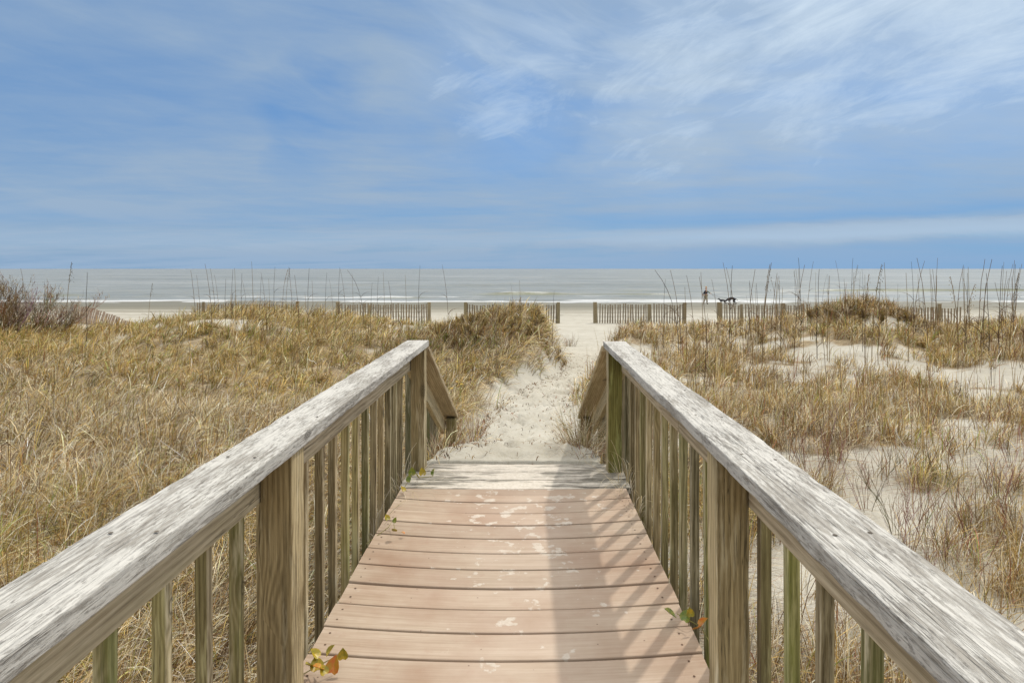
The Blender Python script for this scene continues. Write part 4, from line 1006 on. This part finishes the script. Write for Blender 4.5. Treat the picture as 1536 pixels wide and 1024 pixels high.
# cloud-layer coordinates: direction projected on a high flat layer
den = N.math('ADD', zc, .07)
cx = N.math('DIVIDE', sp.outputs[0], den); cy = N.math('DIVIDE', sp.outputs[1], den)
cv = N.n('ShaderNodeCombineXYZ'); N.t.links.new(cx, cv.inputs[0]); N.t.links.new(cy, cv.inputs[1])
cl = cv.outputs[0]
wn = N.n('ShaderNodeTexNoise', i_Scale=1.0, i_Detail=4.0, i_Roughness=.6); N.t.links.new(N.mapv(tc, (4, 4, 9)), wn.inputs['Vector'])
wa_ = N.n('ShaderNodeVectorMath', operation='MULTIPLY_ADD'); N.t.links.new(wn.outputs['Color'], wa_.inputs[0]); wa_.inputs[1].default_value = (.34, .0, .16); wa_.inputs[2].default_value = (-.17, 0, -.08)
wb_ = N.n('ShaderNodeVectorMath', operation='ADD'); N.t.links.new(tc, wb_.inputs[0]); N.t.links.new(wa_.outputs[0], wb_.inputs[1]); tcw = wb_.outputs[0]
def blob(px, py, r, hard=0.0):            # soft region of the sky round a direction
    v = Vector(((px-VX)/F, 1, -(py-HY)/F)).normalized()
    o = N.n('ShaderNodeVectorMath', operation='DISTANCE'); N.t.links.new(tcw, o.inputs[0]); o.inputs[1].default_value = v
    return N.ramp(N.math('DIVIDE', o.outputs['Value'], r), [(hard, 1.), (1., 0.)], 'EASE')
def rot_map(vec, ang, sc, loc=(0, 0, 0)):
    o = N.n('ShaderNodeMapping'); o.inputs['Rotation'].default_value = (0, 0, ang); o.inputs['Scale'].default_value = sc; o.inputs['Location'].default_value = loc
    o2 = N.n('ShaderNodeMapping'); o2.inputs['Rotation'].default_value = (0, 0, ang)
    N.t.links.new(vec, o2.inputs['Vector']); o.inputs['Rotation'].default_value = (0, 0, 0); N.t.links.new(o2.outputs[0], o.inputs['Vector']); return o.outputs[0]
veil = N.noise(rot_map(cl, .25, (.35, .8, 1)), 1, 5, .5, .4)
wisp = N.noise(rot_map(cl, -.35, (.8, 3.6, 1), (3, 1, 0)), 1, 8, .62, .9)
puff = N.noise(rot_map(cl, -.2, (2.2, 4.5, 1), (7, 2, 0)), 1, 8, .6, .3)
bands = N.noise(N.mapv(tc, (1.2, 1.2, 26)), 1, 4, .5, .2)
def streaks(A, su, sv, seed, det=8, rough=.6, dist=.5):   # fibres lying at a slant in the sky
    u = N.math('ADD', N.math('MULTIPLY', sp.outputs[0], math.cos(A)*su), N.math('MULTIPLY', sp.outputs[2], math.sin(A)*su))
    v = N.math('SUBTRACT', N.math('MULTIPLY', sp.outputs[2], math.cos(A)*sv), N.math('MULTIPLY', sp.outputs[0], math.sin(A)*sv))
    c = N.n('ShaderNodeCombineXYZ'); N.t.links.new(u, c.inputs[0]); N.t.links.new(v, c.inputs[1]); c.inputs[2].default_value = seed
    return N.noise(c.outputs[0], 1, det, rough, dist)
s1 = streaks(math.radians(19), 3.6, 12, 1.3, 10, .68, 1.1)
s2 = streaks(math.radians(14), 10.0, 26, 4.1, 8, .68, 1.0)
s3 = streaks(math.radians(-16), 4.0, 15, 7.7, 8, .6, .6)
s4 = streaks(math.radians(-5), 2.2, 9, 12.2, 9, .62, .9)
fibre = N.math('ADD', N.math('MULTIPLY', s1, .62), N.math('MULTIPLY', s2, .38))
reg = N.math('MAXIMUM', blob(1230, 25, .34, .0), N.math('MAXIMUM', blob(1450, -30, .34, .1), N.math('MULTIPLY', blob(1010, 110, .26, .0), .8)))
reg = N.math('MAXIMUM', reg, N.math('MULTIPLY', blob(760, 130, .24, .0), .5))
c1 = N.ramp(N.math('ADD', fibre, N.math('MULTIPLY', N.math('SUBTRACT', reg, 1.), .34)), [(.32, 0.), (.66, .95)])
c1b = N.math('MULTIPLY', N.ramp(s3, [(.5, 0.), (.7, .45)]), blob(820, 110, .30, .0))
c1 = N.math('MAXIMUM', c1, c1b)
c1 = N.math('ADD', N.math('MULTIPLY', c1, .72), N.math('MULTIPLY', reg, N.math('ADD', .20, N.math('MULTIPLY', veil, .34))), True)
c2 = N.ramp(N.math('ADD', N.math('MULTIPLY', veil, .50), N.math('ADD', N.math('MULTIPLY', s4, .32), N.math('MULTIPLY', puff, .18))), [(.34, .18), (.57, 1.)])
c3 = N.math('MULTIPLY', N.ramp(bands, [(.38, 0.), (.68, 1.)]), N.ramp(zc, [(.0, .7), (.28, 0.)]))
hole = N.math('MAXIMUM', N.math('MULTIPLY', blob(760, 160, .26, .0), .95), N.math('MAXIMUM', N.math('MULTIPLY', blob(460, 165, .15, .0), .85), N.math('MAXIMUM', N.math('MULTIPLY', blob(1420, 150, .26, .0), .6), N.math('MULTIPLY', blob(60, 60, .45, .0), .5))))
hole = N.math('MULTIPLY', hole, N.ramp(s3, [(.35, 1.), (.65, .35)]))
cc = N.math('ADD', N.math('MULTIPLY', c2, N.math('SUBTRACT', 1., hole)), N.math('MULTIPLY', c3, .5), True)
skyc = N.mix(1.0, sky.outputs[0], (.40, .62, .90), 'MULTIPLY')
flat = N.n('ShaderNodeRGB'); flat.outputs[0].default_value = (.70, 1.66, 3.2, 1)
skyc = N.mix(.7, skyc, flat.outputs[0])
veilc = N.n('ShaderNodeRGB'); veilc.outputs[0].default_value = (2.15, 2.88, 3.8, 1)
brightc = N.n('ShaderNodeRGB'); brightc.outputs[0].default_value = (4.2, 5.0, 5.8, 1)
skyc = N.mix(cc, skyc, veilc.outputs[0])
# long level bands low over the sea, stronger toward the sun side
zb = N.math('ADD', zc, N.math('ADD', N.math('MULTIPLY', N.math('SUBTRACT', s4, .5), .045), N.math('MULTIPLY', sp.outputs[0], -.012)))
side = N.ramp(sp.outputs[0], [(.0, .35), (.35, 1.)])
dkb = N.math('MULTIPLY', N.ramp(zb, [(.0, .6), (.024, .45), (.036, .0), (.062, .0), (.074, .75), (.090, .35), (.14, 0.)]), side)
ltb = N.math('MULTIPLY', N.ramp(zb, [(.030, .0), (.044, .75), (.058, .5), (.066, 0.)]), side)
skyc = N.mix(dkb, skyc, (1.25, 2.5, 4.3)); skyc = N.mix(ltb, skyc, (2.75, 3.65, 4.7))
skyc = N.mix(c1, skyc, brightc.outputs[0])
# added fill light: unseen sky overhead and behind the camera is brightened
over = N.ramp(zc, [(.44, 0.), (.80, 1.)], 'EASE')
back = N.ramp(N.math('MULTIPLY', sp.outputs[1], -1.), [(.15, 0.), (.8, .28)], 'EASE')
over = N.math('MAXIMUM', over, back)
fin = N.mix(over, skyc, (12.0, 11.7, 11.2))
N.t.links.new(fin, bg.inputs['Color'])

cam = bpy.data.cameras.new('camera'); co = bpy.data.objects.new('camera', cam); COL.objects.link(co)
co.location = (0, 0, EYE); co.rotation_euler = (math.radians(90), 0, 0)
cam.sensor_width = 36; cam.lens = 36*F/1536; cam.shift_x = -(VX-768)/1536; cam.shift_y = -(512-HY)/1536
cam.clip_start = .02; cam.clip_end = 60000
S.camera = co
S.view_settings.view_transform = 'Standard'; S.view_settings.look = 'None'; S.view_settings.exposure = .17; S.view_settings.gamma = 1
S.render.resolution_x = 1024; S.render.resolution_y = 682
S.cycles.max_bounces = 6; S.cycles.transparent_max_bounces = 4
